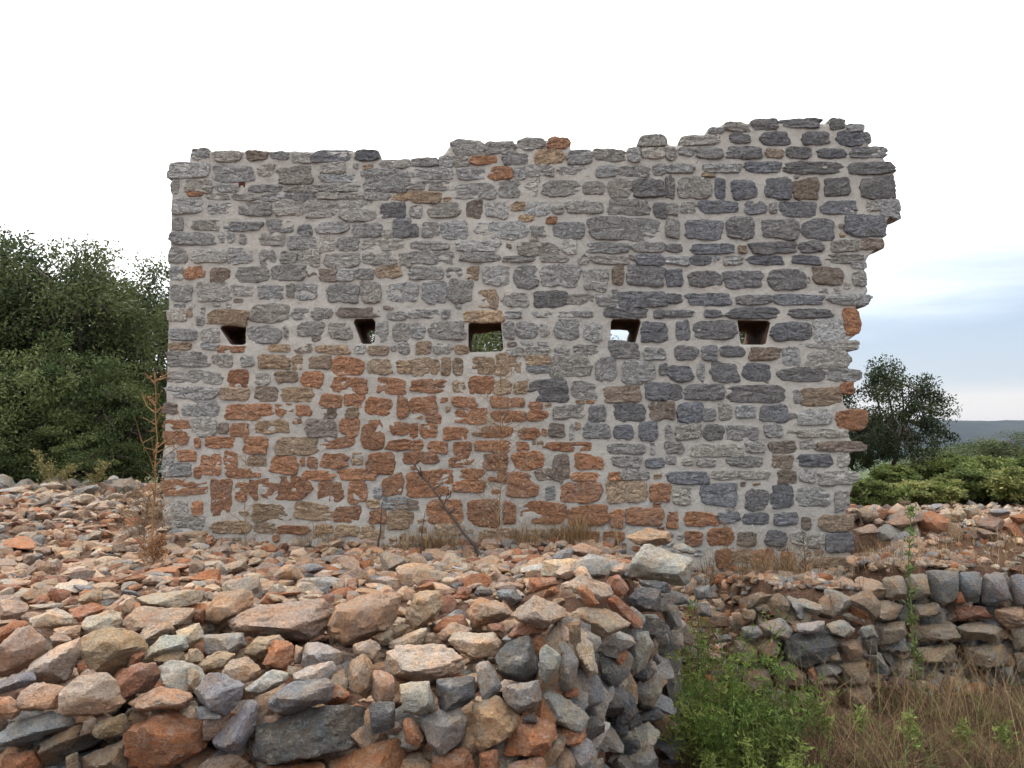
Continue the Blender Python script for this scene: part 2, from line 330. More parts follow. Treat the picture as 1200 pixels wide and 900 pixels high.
S4[(480, 345)] = '''0 7 15 11 g 15 7 19 11 g 25 8 44 13 t 45 8 52 11 g 57 8 67 11 l 69 8 86 11 g 91 6 111 11 d 114 7 120 11 d 0 14 7 21 g 8 13 26 21 g 44 13 49 20 g 50 13 60 20 g 61 14 65 20 g 68 12 79 22 g 82 14 90 22 g 108 13 120 22 d 3 22 10 28 t 11 23 20 28 l
21 24 28 28 t 45 25 66 29 l 68 25 75 29 g 77 24 88 28 g 93 23 107 30 d 110 25 120 31 g 0 30 10 38 t 10 30 14 38 t 15 30 19 38 t 20 30 25 38 t 29 29 40 38 t 41 28 52 39 t 54 29 66 33 t 55 33 65 37 g 66 29 85 39 g 87 30 97 40 g 100 31 115 42 g 117 33 121 38 d
1 40 17 46 o 20 40 26 46 t 28 39 39 47 o 40 40 48 47 t 49 41 55 46 t 57 39 74 50 d 76 41 87 49 g 90 43 108 50 m 111 42 121 49 d 0 48 13 56 o 20 48 31 53 o 38 48 47 53 o 47 49 54 53 o 56 50 62 54 o 67 52 82 58 g 84 52 92 60 d 96 51 110 59 d 112 50 121 59 m
8 56 15 60 o 21 54 37 60 o 39 54 55 60 o 55 54 65 59 o 5 61 13 67 o 0 60 4 67 o 16 62 28 68 o 34 62 48 67 o 51 63 61 68 o 65 61 73 67 m 75 61 77 68 g 81 61 94 68 g 95 61 105 68 d 107 60 116 68 d 0 68 6 73 o 8 69 18 74 o 21 69 29 75 o 31 69 47 74 o 50 69 56 73 o
63 69 88 73 o 93 70 110 75 g 113 70 115 75 g 110 77 120 81 d'''
S4[(780, 345)] = '''0 0 8 4 d 10 0 30 5 d 33 0 50 5 d 52 0 74 5 d 77 0 97 5 g 0 7 13 11 d 18 7 26 11 d 28 6 54 11 d 57 7 78 11 d 84 6 91 20 o 5 13 11 21 d 12 13 33 22 d 50 13 68 22 d 70 12 84 22 l 63 23 77 25 l 76 22 91 26 l 4 24 15 31 d 17 24 24 31 d 26 24 37 30 d 39 25 53 31 m
55 25 63 33 l 65 27 86 34 g 0 33 12 40 d 15 32 18 41 g 21 32 34 41 d 36 32 49 41 d 51 35 74 41 d 76 35 92 41 g 82 41 88 46 o 0 42 7 49 d 9 42 27 49 d 29 42 57 50 d 60 45 64 51 g 64 44 83 52 t 0 50 4 58 m 6 51 17 60 d 17 53 23 59 g 25 51 31 59 g 33 52 42 58 g
44 52 57 60 d 62 54 78 61 l 79 53 94 63 o 0 62 3 68 g 5 61 17 68 g 18 61 27 68 d 29 61 43 69 g 46 61 55 67 g 62 63 87 67 l 0 69 8 75 g 11 70 36 76 l 38 69 46 74 g 48 69 61 74 m 71 69 94 74 m 63 68 70 73 l 0 76 5 80 g 8 77 13 80 g 15 77 24 81 g 30 76 46 81 g
50 75 60 81 m 63 75 78 81 d 81 75 86 81 l 0 83 20 89 d 22 83 50 87 g 53 82 61 89 m 63 82 70 88 g 72 82 90 89 l'''
S4[(180, 530)] = '''4 13 24 20 o 26 13 37 30 o 34 8 46 12 o 38 13 44 24 o 45 14 49 22 o 50 12 73 22 o 77 13 88 23 o 91 13 100 24 o 107 11 117 20 o 103 16 107 22 l 8 22 16 29 g 18 23 23 30 o 6 30 24 37 g 47 24 64 32 t 66 24 84 32 t 85 26 97 33 o 100 22 106 26 t 101 27 109 33 o
107 21 120 27 g 110 28 120 36 t 27 32 46 38 t 47 33 57 38 t 58 34 73 38 o 76 34 84 38 t 85 34 96 39 t 97 34 109 40 t'''
S4[(460, 530)] = '''5 0 22 5 o 0 9 5 20 o 7 9 27 21 o 26 2 39 7 o 43 1 54 8 o 31 8 43 12 o 28 13 43 19 o 49 9 64 15 o 54 15 68 21 o 56 0 71 8 o 67 8 75 13 m 75 1 83 13 m 85 1 99 8 o 84 9 97 13 o 79 13 98 23 o 72 16 76 22 g 103 2 116 7 g 101 9 107 13 o 107 8 120 13 g 100 13 119 24 t
16 23 33 33 o 35 21 51 34 o 52 23 58 34 o 60 23 80 34 o 82 25 100 34 o 102 27 108 35 o 110 26 127 34 o 0 27 10 34 t 0 22 12 27 m 40 36 60 41 t 62 36 72 41 t 74 36 83 42 t 87 37 97 42 o 99 37 109 42 o 20 34 33 39 t 44 43 60 48 m 64 43 84 48 t'''
S4[(740, 530)] = '''9 14 18 22 o 20 17 28 25 l 32 15 50 25 d 53 17 65 27 d 66 16 76 26 d 78 17 93 26 l 96 18 102 27 g 17 28 22 35 o 25 28 40 34 o 41 28 51 33 d 53 29 65 34 d 67 28 78 34 d 80 30 84 36 m 88 29 104 37 t 25 37 33 44 o 36 36 48 44 o 50 37 59 43 m 63 37 73 44 d 75 37 82 43 l
83 38 90 45 l 92 38 104 47 d 47 46 56 51 t 57 46 67 55 o 70 47 76 53 o 81 49 109 54 t 67 54 77 58 o 40 46 47 54 o 94 56 108 60 l 80 56 92 60 g 50 56 60 62 g'''
OUT = [(188, 700), (190, 560), (194, 440), (197, 340), (198, 250), (200, 193), (221, 193), (222, 176), (446, 176), (448, 186), (512, 184), (527, 168), (545, 166), (668, 162), (670, 176), (748, 178), (752, 162), (780, 161), (786, 170), (798, 170), (799, 160), (830, 156), (845, 142), (990, 142), (1012, 150), (1020, 158), (1020, 170), (1036, 174), (1038, 190), (1050, 194), (1050, 218), (1052, 235), (1046, 255), (1040, 262), (1038, 280), (1028, 292), (1018, 303), (1016, 320), (1020, 345), (1006, 352), (1005, 395), (994, 402), (1000, 408), (992, 412), (996, 432), (1008, 440), (1005, 450), (990, 455), (992, 475), (1012, 490), (1010, 500), (996, 505), (998, 515), (1013, 525), (1010, 530), (995, 533), (995, 560), (1003, 570), (998, 580), (995, 600), (998, 650), (1012, 655), (1012, 662), (1000, 668), (1000, 710)]
HOLES = [[(256, 382), (288, 380), (288, 404), (270, 404)], [(413, 374), (440, 373), (439, 403), (424, 403)], [(549, 378), (587, 376), (590, 412), (549, 413)], [(716, 374), (752, 374), (744, 404), (715, 405)], [(864, 375), (903, 376), (897, 404), (868, 404)]]
def inpoly(P, X, Y_):
    ins = np.zeros(X.shape, bool); m = len(P)
    for a in range(m):
        x1, y1 = P[a]; x2, y2 = P[(a + 1) % m]
        c = ((y1 > Y_) != (y2 > Y_)) & (X < (x2 - x1) * (Y_ - y1) / (y2 - y1 + 1e-12) + x1)
        ins ^= c
    return ins
def edgedist(P, X, Y_):
    d = np.full(X.shape, 1e9); m = len(P)
    for a in range(m):
        x1, y1 = P[a]; x2, y2 = P[(a + 1) % m]
        t = np.clip(((X - x1) * (x2 - x1) + (Y_ - y1) * (y2 - y1)) / ((x2 - x1) ** 2 + (y2 - y1) ** 2 + 1e-9), 0, 1)
        d = np.minimum(d, np.hypot(X - x1 - t * (x2 - x1), Y_ - y1 - t * (y2 - y1)))
    return d
ruin = empty('ruined_wall', (0, TY + .35, .3), 'tall ruined stone wall with ragged broken top and five square loopholes', 'ruined wall')
# lime-mortared body, with the loopholes cut through
c = .034; THK = .95
p0 = at(180, 712, TY); p1 = at(1060, 135, TY)
nx = int((p1[0] - p0[0]) / c); nz = int((p1[2] - p0[2]) / c)
def topx(P):                                             # world x,z -> photo pixels on the wall plane
    dy = TY; dz = P[..., 1] - EYE[2]
    k = dy * math.cos(PITCH) + dz * math.sin(PITCH); b = (-dy * math.sin(PITCH) + dz * math.cos(PITCH)) / k
    return 600 + P[..., 0] / k * FPX, 450 - b * FPX
vx = p0[0] + np.arange(nx + 1) * c; vz = p0[2] + np.arange(nz + 1) * c
VX, VZ = np.meshgrid(vx, vz)
CX, CZ = VX[:-1, :-1] + c / 2, VZ[:-1, :-1] + c / 2
px_, py_ = topx(np.stack([CX, CZ], -1))
wob = 2.5 * vnoise(np.stack([CX * 9, CZ * 9, CX * 0], -1), 2)
cell = inpoly(OUT, px_ + wob, py_ + wob) & (edgedist(OUT, px_, py_) > 2.6)
for H_ in HOLES: cell &= ~inpoly(H_, px_, py_)
vid = np.arange(VX.size).reshape(VX.shape)
fz, fx = np.nonzero(cell)
Q = np.stack([vid[fz, fx], vid[fz, fx + 1], vid[fz + 1, fx + 1], vid[fz + 1, fx]], -1)
E = np.concatenate([Q[:, [0, 1]], Q[:, [1, 2]], Q[:, [2, 3]], Q[:, [3, 0]]])
key = np.sort(E, 1); uq, inv, cnt = np.unique(key, axis=0, return_inverse=True, return_counts=True)
BE = E[cnt[inv.ravel()] == 1]
XZ = np.stack([VX.ravel(), VZ.ravel()], -1)
for _ in range(3):                                       # soften the stepped outline
    sm = np.zeros_like(XZ); k = np.zeros(len(XZ))
    for a, b in ((0, 1), (1, 0)):
        np.add.at(sm, BE[:, a], XZ[BE[:, b]]); np.add.at(k, BE[:, a], 1)
    s_ = k > 0; XZ[s_] = XZ[s_] * .5 + .5 * sm[s_] / k[s_][:, None]
def wall_y(x, z): return .022 * vnoise(np.stack([x * .8, z * .8, x * 0], -1), 33)
for H_ in HOLES:                                         # square the loopholes up
    bv = np.unique(BE); bxx, byy = topx(XZ[bv]); m_ = edgedist(H_, bxx, byy) < 7
    for v_, x_, y_ in zip(bv[m_], bxx[m_], byy[m_]):
        best = None
        for a in range(4):
            q0, q1 = np.array(H_[a], float), np.array(H_[(a + 1) % 4], float); d = q1 - q0
            t_ = np.clip(((np.array([x_, y_]) - q0) @ d) / (d @ d), 0, 1); c_ = q0 + d * t_; e_ = np.hypot(*(c_ - [x_, y_]))
            if best is None or e_ < best[0]: best = (e_, c_)
        XZ[v_] = at(best[1][0], best[1][1], TY)[[0, 2]]
YF = TY + (.010 - .003 * sst(0., 2., XZ[:, 0])) * fbm(np.stack([XZ[:, 0] * 10, XZ[:, 1] * 10, XZ[:, 0] * 0], -1), 2, 31) + wall_y(XZ[:, 0], XZ[:, 1])
nV = len(XZ); Vf = np.stack([XZ[:, 0], YF, XZ[:, 1]], -1); lay = [Vf]; Fl = [Q]
steps = 4
for s in range(1, steps + 1):
    J = .012 * np.stack([fbm(np.stack([XZ[:, 0] * 8, XZ[:, 1] * 8, XZ[:, 0] * 0 + s * 3.1], -1), 2, 40 + k) for k in (0, 1)], -1)
    lay.append(np.stack([XZ[:, 0] + J[:, 0], YF * 0 + TY + THK * s / steps, XZ[:, 1] + J[:, 1]], -1))
    Fl.append(np.stack([BE[:, 1] + (s - 1) * nV, BE[:, 0] + (s - 1) * nV, BE[:, 0] + s * nV, BE[:, 1] + s * nV], -1))
Fl.append(Q[:, ::-1] + steps * nV)
AV = np.concatenate(lay); AF = np.concatenate(Fl); use = np.unique(AF); rm = np.zeros(len(AV), int); rm[use] = np.arange(len(use))
core = child('mortar_core', AV[use], rm[AF], None, M['mortar'], ruin)
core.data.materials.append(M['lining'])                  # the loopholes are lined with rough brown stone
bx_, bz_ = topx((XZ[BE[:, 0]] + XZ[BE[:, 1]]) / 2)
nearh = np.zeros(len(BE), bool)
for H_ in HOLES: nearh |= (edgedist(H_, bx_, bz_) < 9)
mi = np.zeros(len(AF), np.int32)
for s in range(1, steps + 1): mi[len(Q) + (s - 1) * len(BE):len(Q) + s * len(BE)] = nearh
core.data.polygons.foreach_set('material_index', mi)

def wstone(x0, z0, x1, z1, depth, seed, y0=TY, pro=None):
    """one building stone: irregular squared outline, rough fissured face, body running back into the wall"""
    r = np.random.default_rng(seed); w2, h2 = (x1 - x0) / 2, (z1 - z0) / 2; cx, cz = (x0 + x1) / 2, (z0 + z1) / 2
    n = 40; a = np.arange(n) / n * 2 * math.pi; p = r.uniform(3.0, 6.5)
    ca, sa = np.cos(a), np.sin(a); rad = (np.abs(ca) ** p + np.abs(sa) ** p) ** (-1 / p)
    ox, oz = ca * rad, sa * rad
    k4 = r.uniform(-.24, .24, 4); kx = r.uniform(-.13, .13, 4)   # skewed corners
    hx_ = (ox + 1) / 2; hz_ = (oz + 1) / 2
    oz = oz + (k4[0] * (1 - hx_) + k4[1] * hx_) * hz_ - (k4[2] * (1 - hx_) + k4[3] * hx_) * (1 - hz_)
    ox = ox + (kx[0] * (1 - hz_) + kx[1] * hz_) * hx_ - (kx[2] * (1 - hz_) + kx[3] * hz_) * (1 - hx_)
    o = np.stack([ox, oz, ox * 0], -1); nn = r.uniform(0, 99)
    jit = 1 + .115 * fbm(np.stack([ca * 2.2 + nn, sa * 2.2, ca * 0 + nn], -1), 3, 5) + .045 * fbm(np.stack([ca * 7 + nn, sa * 7, ca * 0 + nn], -1), 2, 15)
    ox, oz = ox * jit * w2, oz * jit * h2
    pro = r.uniform(.012, .032) if pro is None else pro
    tilt = r.uniform(-.10, .10), r.uniform(-.14, .12)
    V = []
    for sc_, yy in ((.90, depth), (1.0, depth * .5), (1.015, .006), (.97, -pro * .75), (.895, -pro), (.66, -pro * 1.05), (.36, -pro * 1.05)):
        V.append(np.stack([cx + ox * sc_, np.full(n, yy), cz + oz * sc_], -1))
    V.append(np.array([[cx, -pro * 1.05, cz]])); V.append(np.array([[cx, depth, cz]]))
    V = np.concatenate(V); fr = V[:, 1] < 0
    fis = np.abs(fbm(np.stack([V[:, 0] * 9 + nn, V[:, 2] * 22, V[:, 0] * 0 + nn], -1), 3, 6))
    V[:, 1] += y0 + (wall_y(V[:, 0], V[:, 2]) if y0 else 0) + fr * (.020 * (np.minimum(fis, .8) - .4) + tilt[0] * (V[:, 0] - cx) * .5 + tilt[1] * (V[:, 2] - cz) * .5)
    i = np.arange(6)[:, None] * n; j = np.arange(n)[None]; k = (j + 1) % n
    F4 = np.stack([i + j, i + n + j, i + n + k, i + k], -1).reshape(-1, 4)
    j = np.arange(n); k = (j + 1) % n
    F3 = np.concatenate([np.stack([6 * n + j, 6 * n + k, np.full(n, 7 * n)], -1), np.stack([k, np.full(n, 7 * n + 1), j], -1)[:, ::-1]])
    return V, [F4[:, ::-1], F3]
stones = []
for (ox_, oy_), s in S4.items():
    t = s.split()
    for a in range(0, len(t), 5):
        q = [float(v) for v in t[a:a + 4]]
        stones.append((ox_ + q[0] * 2.5, oy_ + q[1] * 2.5, ox_ + q[2] * 2.5, oy_ + q[3] * 2.5, t[a + 4]))
occ = np.zeros((900, 1200), bool)
for s in stones: occ[int(s[1]):int(s[3]) + 1, int(s[0]):int(s[2]) + 1] = True
for H_ in HOLES:
    hx0 = min(p[0] for p in H_); hx1 = max(p[0] for p in H_); hy0 = min(p[1] for p in H_); hy1 = max(p[1] for p in H_)
    occ[int(hy0):int(hy1) + 1, int(hx0):int(hx1) + 1] = True
stones.sort(key=lambda s: -(s[2] - s[0]) * (s[3] - s[1]))
chips = []                                               # small packing stones in the wide joints
for _ in range(9000):
    x = rng.uniform(205, 1000); y = rng.uniform(185, 650); w_ = rng.uniform(5, 13); h_ = rng.uniform(3.5, 8)
    if not inpoly(OUT, np.array([x]), np.array([y]))[0] or edgedist(OUT, np.array([x]), np.array([y]))[0] < 10: continue
    a, b, c2, d2 = int(x - w_ / 2) - 1, int(y - h_ / 2) - 1, int(x + w_ / 2) + 2, int(y + h_ / 2) + 2
    if occ[b:d2, a:c2].any(): continue
    occ[b:d2, a:c2] = True
    red = x < 780 and y > 430 + max(0, 300 - x) * .5
    chips.append((x - w_ / 2, y - h_ / 2, x + w_ / 2, y + h_ / 2, random.choice('oot' if red else 'gglmt')))
acc = Acc()
for k, (a, b, c2, d2, t) in enumerate(stones + chips):
    P = at(a, d2, TY); Q_ = at(c2, b, TY); small = k >= len(stones)
    ed = edgedist(OUT, np.array([a, c2, a, c2, (a + c2) / 2]), np.array([b, b, d2, d2, (b + d2) / 2])).min()
    gr = .014
    V, F = wstone(P[0] - gr * .4, P[2] - gr * .4, Q_[0] + gr * .4, Q_[2] + gr * .4, .40 if ed < 9 else .09, 100 + k, pro=.008 if small else rng.uniform(.006, .019) if a < 690 else rng.uniform(.010, .026))
    cc = np.array(WC[t]) * rng.uniform(.80, 1.22) * (1 + rng.uniform(-1, 1) * np.array([.05, .01, -.05]))
    if k < 300: child('stone', V, F, cc, M['wstone'], ruin)
    else: acc.add(V, F, cc)
# the two ends of the wall are built of the same stone
for xs, sgn in ((at(190, 500, TY)[0], -1), (at(1000, 500, TY)[0], 1)):
    z = .15
    while z < 4.3:
        h_ = rng.uniform(.14, .24); y = .22 if sgn < 0 else .45
        while y < THK - .08 and (sgn < 0 or z < 3.2):
            l_ = min(rng.uniform(.15, .35), THK - y)
            V, F = wstone(y, z, y + l_ - .03, z + h_ - .03, .10, int(rng.integers(1e6)), y0=0)
            V = np.stack([xs + .01 * sgn - sgn * V[:, 1] + (.10 * (z - 1.5) / 2.5 if sgn < 0 else 0) * .9, TY + V[:, 0], V[:, 2]], -1)
            if sgn < 0: F = [f_[:, ::-1] for f_ in F]
            acc.add(V, F, np.array(WC[random.choice('gggld')]) * rng.uniform(.85, 1.15)); y += l_
        z += h_
V, F, C_ = acc.get(); child('small_stones', V, F, C_, M['wstone'], ruin, kind='stuff')

# ------------------------------------------------------------------ loose stones
RC = {'c': (.52, .435, .35), 'p': (.46, .35, .285), 't': (.43, .315, .23), 'o': (.38, .195, .115), 'r': (.28, .15, .105), 's': (.255, .26, .275), 'd': (.12, .125, .132), 'l': (.44, .425, .40), 'b': (.28, .22, .165), 'g': (.30, .295, .285)}
def hull(P):
    P = sorted(set(map(tuple, P)))
    def half(P):
        h = []
        for p in P:
            while len(h) > 1 and (h[-1][0] - h[-2][0]) * (p[1] - h[-2][1]) - (h[-1][1] - h[-2][1]) * (p[0] - h[-2][0]) <= 0: h.pop()
            h.append(p)
        return h
    a, b = half(P), half(P[::-1]); return a[:-1] + b[:-1]
def rock_poly(pts, Y, depth, seed, lev=4, rough=1.0):
    """broken stone whose front view is the given outline at distance Y; real depth behind and before it"""
    r = np.random.default_rng(seed)
    W = np.array([at(x, y, Y) for x, y in pts]); H_ = np.array(hull([(p[0], p[2]) for p in W])); cen = H_.mean(0)
    mn, mx = H_.min(0), H_.max(0); cen = (cen + (mn + mx) / 2) / 2
    Nn, D = [], []
    for a in range(len(H_)):
        e_ = H_[(a + 1) % len(H_)] - H_[a]; L_ = np.hypot(*e_)
        if L_ < 1e-4: continue
        n_ = np.array([e_[1], -e_[0]]) / L_; d = n_ @ (H_[a] - cen)
        for s in (1, -1):
            t = r.uniform(.12, .62); Nn.append((n_[0] * math.cos(t), s * math.sin(t), n_[1] * math.cos(t))); D.append(max(d, .01) * math.cos(t))
    for s in (1, -1):
        for _ in range(4):
            v = np.array([r.normal(0, .6), s, r.normal(0, .6)]); v /= np.linalg.norm(v); Nn.append(v); D.append(depth / 2 * r.uniform(.72, 1.05))
    Nn, D = np.array(Nn), np.array(D)
    dirs, F = ICO[lev]; sz = (mx - mn) / 2
    q = dirs * np.array([sz[0], depth / 2, sz[1]]); q /= np.linalg.norm(q, axis=1)[:, None]
    k = np.maximum(q @ Nn.T, 0) / D[None]; p = 46.0
    km = k.max(1); rad = 1 / (km * ((k / km[:, None]) ** p).sum(1) ** (1 / p))
    V = q * rad[:, None] * 1.035; s_ = sz.mean() * 2; o = r.uniform(0, 99, 3)
    nr = V / np.linalg.norm(V, axis=1)[:, None]
    ff = .026 * fbm(V / s_ * 2.4 + o, 3, 3) + .042 * np.abs(fbm(V / s_ * np.array([6, 6, 9]) + o, 4, 8)) - .018
    V = V + nr * (ff * s_ * rough)[:, None]
    return V + np.array([cen[0], Y, cen[1]]), F
def rocks(P, S, seed, lev=2, flat=.55):
    """many loose stones at once: centres P, sizes S"""
    r = np.random.default_rng(seed); n = len(P); dirs, F = ICO[lev]
    Nn = r.normal(size=(n, 13, 3)); Nn /= np.linalg.norm(Nn, axis=2)[..., None]; D = r.uniform(.42, 1.0, (n, 13))
    k = np.maximum(np.einsum('vk,nmk->nvm', dirs, Nn), 0) / D[:, None]; k = np.maximum(k, .05)
    km = k.max(2); rad = 1 / (km * ((k / km[..., None]) ** 40).sum(2) ** (1 / 40))
    V = dirs[None] * np.minimum(rad, 1.5)[..., None]
    if lev > 2: V = V * (1 + .09 * fbm(V * 2.2 + r.uniform(0, 99, (n, 1, 3)), 3, 4))[..., None]
    V = V / np.abs(V).max(1)[:, None] * 1.0
    ax = np.stack([r.uniform(.85, 1.45, n), r.uniform(.6, 1.05, n), r.uniform(.28, .8, n) * flat / .55], -1) * .5
    V = V * ax[:, None]
    th = r.uniform(0, 2 * math.pi, n); tx = r.normal(0, .38, n); c_, s_ = np.cos(th), np.sin(th)
    cx, sx = np.cos(tx), np.sin(tx)
    y = V[..., 1] * cx[:, None] - V[..., 2] * sx[:, None]; z = V[..., 1] * sx[:, None] + V[..., 2] * cx[:, None]; x = V[..., 0]
    V = np.stack([x * c_[:, None] - y * s_[:, None], x * s_[:, None] + y * c_[:, None], z], -1) * S[:, None, None]
    return V + P[:, None], F
def rock_cols(n, keys, wts):
    k = rng.choice(len(keys), n, p=np.array(wts) / sum(wts)); A = np.array([RC[q] for q in keys])[k]
    return A * rng.uniform(.72, 1.25, (n, 1)) * (1 + rng.uniform(-1, 1, (n, 1)) * np.array([.07, .01, -.07]))

TR = {}
TR['J'] = (0, 690, 4.2875, '''s 0 46 13 42 18 46 8 51 0 53;t 12 50 18 47 32 49 31 60 14 61 9 60;t 0 54 5 54 12 60 8 65 0 67;s 0 69 25 61 37 64 38 69 20 75 0 82;b 20 77 40 68 41 74 35 80 21 87;o 0 83 19 81 20 90 0 96;c 32 50 40 43 52 42 58 46 63 58 50 63 34 64
r 57 45 66 38 78 37 81 43 76 50 62 56;t 64 57 80 49 96 54 94 60 70 62;l 79 40 86 36 96 38 102 45 95 54 84 47;b 48 67 64 62 65 73 50 76 48 74;b 40 85 64 75 66 92 40 92;o 66 68 84 60 102 68 103 82 84 92 66 88;b 33 84 39 82 40 92 34 92;c 15 38 30 28 41 24 41 33 34 46 20 48
p 0 30 9 20 15 18 23 26 20 32 10 42 0 45;t 40 24 52 19 68 22 74 30 58 43 48 42 44 30;p 25 24 29 22 36 26 27 30;c 15 15 28 10 38 14 40 18 22 20;t 27 20 41 18 40 25 33 25;c 41 22 43 14 55 11 61 15 60 20 50 23;c 60 7 67 3 68 11 62 14;c 67 4 88 1 103 1 100 7 88 11 72 9
p 61 17 70 9 80 12 98 10 96 18 78 18 68 22;c 69 25 72 20 84 16 88 20 78 28 72 29;l 69 35 80 24 93 24 95 30 82 33 74 39;t 77 33 86 29 92 32 94 37 80 38;t 92 33 100 30 103 34 98 39;c 88 21 100 17 103 24 96 30;c 14 8 32 7 34 9 20 11;p 0 5 10 6 14 11 8 15 0 16
t 40 3 48 0 52 4 50 9 42 9;o 34 10 46 7 53 10 44 17 38 15;r 96 10 103 10 103 18 97 17;t 10 33 22 29 18 35 14 40;o 40 36 46 32 48 42 40 44;o 0 20 8 16 14 18 6 26 0 30;t 36 46 44 40 50 43 40 48;o 68 30 74 32 70 38 64 40;b 42 66 48 64 48 72 40 74''')
TR['K'] = (220, 690, 4.2875, '''t 9 11 14 2 30 0 33 6 30 12 16 18 10 16;p 10 21 32 9 68 5 71 12 68 22 58 27 48 22 30 22;t 70 18 74 8 95 2 108 3 104 18 95 23 82 28 72 25;g 8 23 28 22 29 28 24 33 9 33;t 28 33 34 25 46 23 52 30 38 36;o 37 38 43 25 53 28 54 36 50 41
p 17 42 21 36 30 34 37 40 32 47 19 48;t 5 38 15 31 24 33 20 40 8 42;c 0 38 6 43 4 52 0 54;s 4 52 10 42 17 43 28 49 26 56 20 64 10 61;s 2 60 8 59 20 65 8 66 2 63;s 12 76 31 55 36 58 34 70 26 82 14 80;l 29 50 41 41 51 42 50 46 38 54 30 53
l 53 43 60 39 73 36 75 39 70 48 63 50 55 47;s 40 56 52 46 76 44 80 54 60 59 50 64 41 62;l 57 36 59 27 66 27 77 32 78 38 70 37 59 40;d 34 68 60 60 90 57 93 72 78 81 40 89 34 86;d 91 57 104 57 104 70 93 73;t 80 38 88 32 93 39 96 50 90 55 81 51
t 93 40 104 45 104 56 92 55;p 83 28 92 25 97 29 94 37 84 33;o 72 86 92 79 106 74 112 80 110 94 72 94;b 4 90 10 85 24 83 34 90 34 95 4 95;b 50 38 57 40 54 44 50 44;o 36 90 70 86 72 95 36 95;b 93 24 103 20 104 28 96 28;p 54 28 58 30 57 38 53 38;t 0 30 5 30 8 36 0 40''')
TR['L'] = (440, 690, 4.2875, '''c 2 38 4 29 30 28 48 33 48 41 28 46 10 45;c 4 28 22 20 26 20 24 27 8 30;c 36 26 40 22 60 22 64 27 62 32 50 35 42 31;t 30 24 38 17 48 20 44 25 36 27;o 29 20 34 14 44 13 47 19 36 18 30 22;t 45 12 52 4 66 8 69 12 62 17 50 20 47 16
l 12 48 27 46 30 60 24 64 14 62;d 30 46 50 44 50 55 44 59 32 61;g 50 38 57 36 64 49 57 57 53 54;g 21 64 42 59 47 66 44 76 32 84 28 80;t 48 58 62 54 74 66 70 73 56 80 49 80;o 14 65 18 63 25 76 22 79 15 77;d 60 34 66 27 78 23 83 40 80 45 72 47 64 44
g 64 49 82 46 84 56 72 63 65 56;g 83 52 87 50 103 60 108 64 104 74 92 68 80 61;o 68 72 76 62 90 68 91 75 84 84 64 84;g 82 30 86 28 94 34 92 42 84 50 82 42;g 92 22 96 30 103 36 100 48 94 54 91 50 92 36;t 16 10 20 2 32 1 35 8 30 14 22 20 14 18
p 22 9 32 12 30 16 23 14;p 68 13 80 3 94 9 98 13 84 20 76 18;s 60 1 70 0 74 5 70 8 62 5;r 72 17 80 16 84 22 76 26 66 24;b 2 26 10 18 18 18 12 26;o 28 84 50 78 52 94 28 94;o 52 82 62 80 62 94 53 94;t 66 88 88 83 88 94 66 94;b 24 22 30 22 31 28 24 28;r 56 18 64 17 66 22 58 22;d 74 64 80 62 82 68 74 68''')
TR['M'] = (620, 620, 3.2125, '''l 38 11 44 5 66 12 65 18 60 22 48 20 36 18;t 36 3 44 0 54 1 56 5 44 7;g 53 7 58 5 63 8 62 10;p 15 32 20 29 30 30 39 36 26 42 24 40;c 13 42 12 36 17 35 24 42 26 55 22 57 18 50;c 15 20 20 17 30 21 32 25 26 27 17 24;o 17 22 21 21 27 28 22 30;r 28 26 33 25 42 34 43 37 38 37 32 31
r 30 18 34 17 38 22 34 26 29 22;d 35 27 42 22 50 23 49 31 42 31;d 39 19 52 20 54 24 46 24;g 41 32 48 32 51 37 50 40 45 40;g 49 28 56 29 58 37 52 38;g 50 40 58 39 58 45 52 46;o 25 44 34 42 37 47 34 53 28 46;d 26 46 30 46 33 55 31 60 27 57;g 36 40 44 38 47 44 44 52 35 58 34 54
g 44 52 46 42 50 49 49 51;g 37 58 42 53 49 54 50 60 46 68 42 67;d 30 62 35 58 40 64 40 70 32 78 29 76;g 18 60 26 57 30 62 27 78 20 78;g 9 80 14 77 26 80 26 85 14 89 9 86;g 30 80 46 72 50 75 48 80 34 86;d 39 71 48 67 51 70 46 73 40 74;g 30 87 46 81 48 86 44 92 30 93
g 50 48 56 46 58 58 56 66 51 66 49 54;g 51 66 57 66 57 76 51 76;d 50 78 57 76 58 84 51 86;s 62 22 68 21 69 26 63 27;g 64 28 68 28 69 33 63 33;c 5 12 16 11 20 12 14 17 4 18;c 20 14 27 10 28 13 24 16;o 24 14 28 10 30 15 27 18 24 18;c 30 15 36 12 38 15 34 18 30 18
t 13 8 20 5 28 8 26 11 20 11;o 0 18 10 18 11 21 3 24 0 24;r 12 62 18 59 19 63 14 64;g 10 90 28 86 28 94 10 94;g 48 88 57 86 58 94 48 94''')
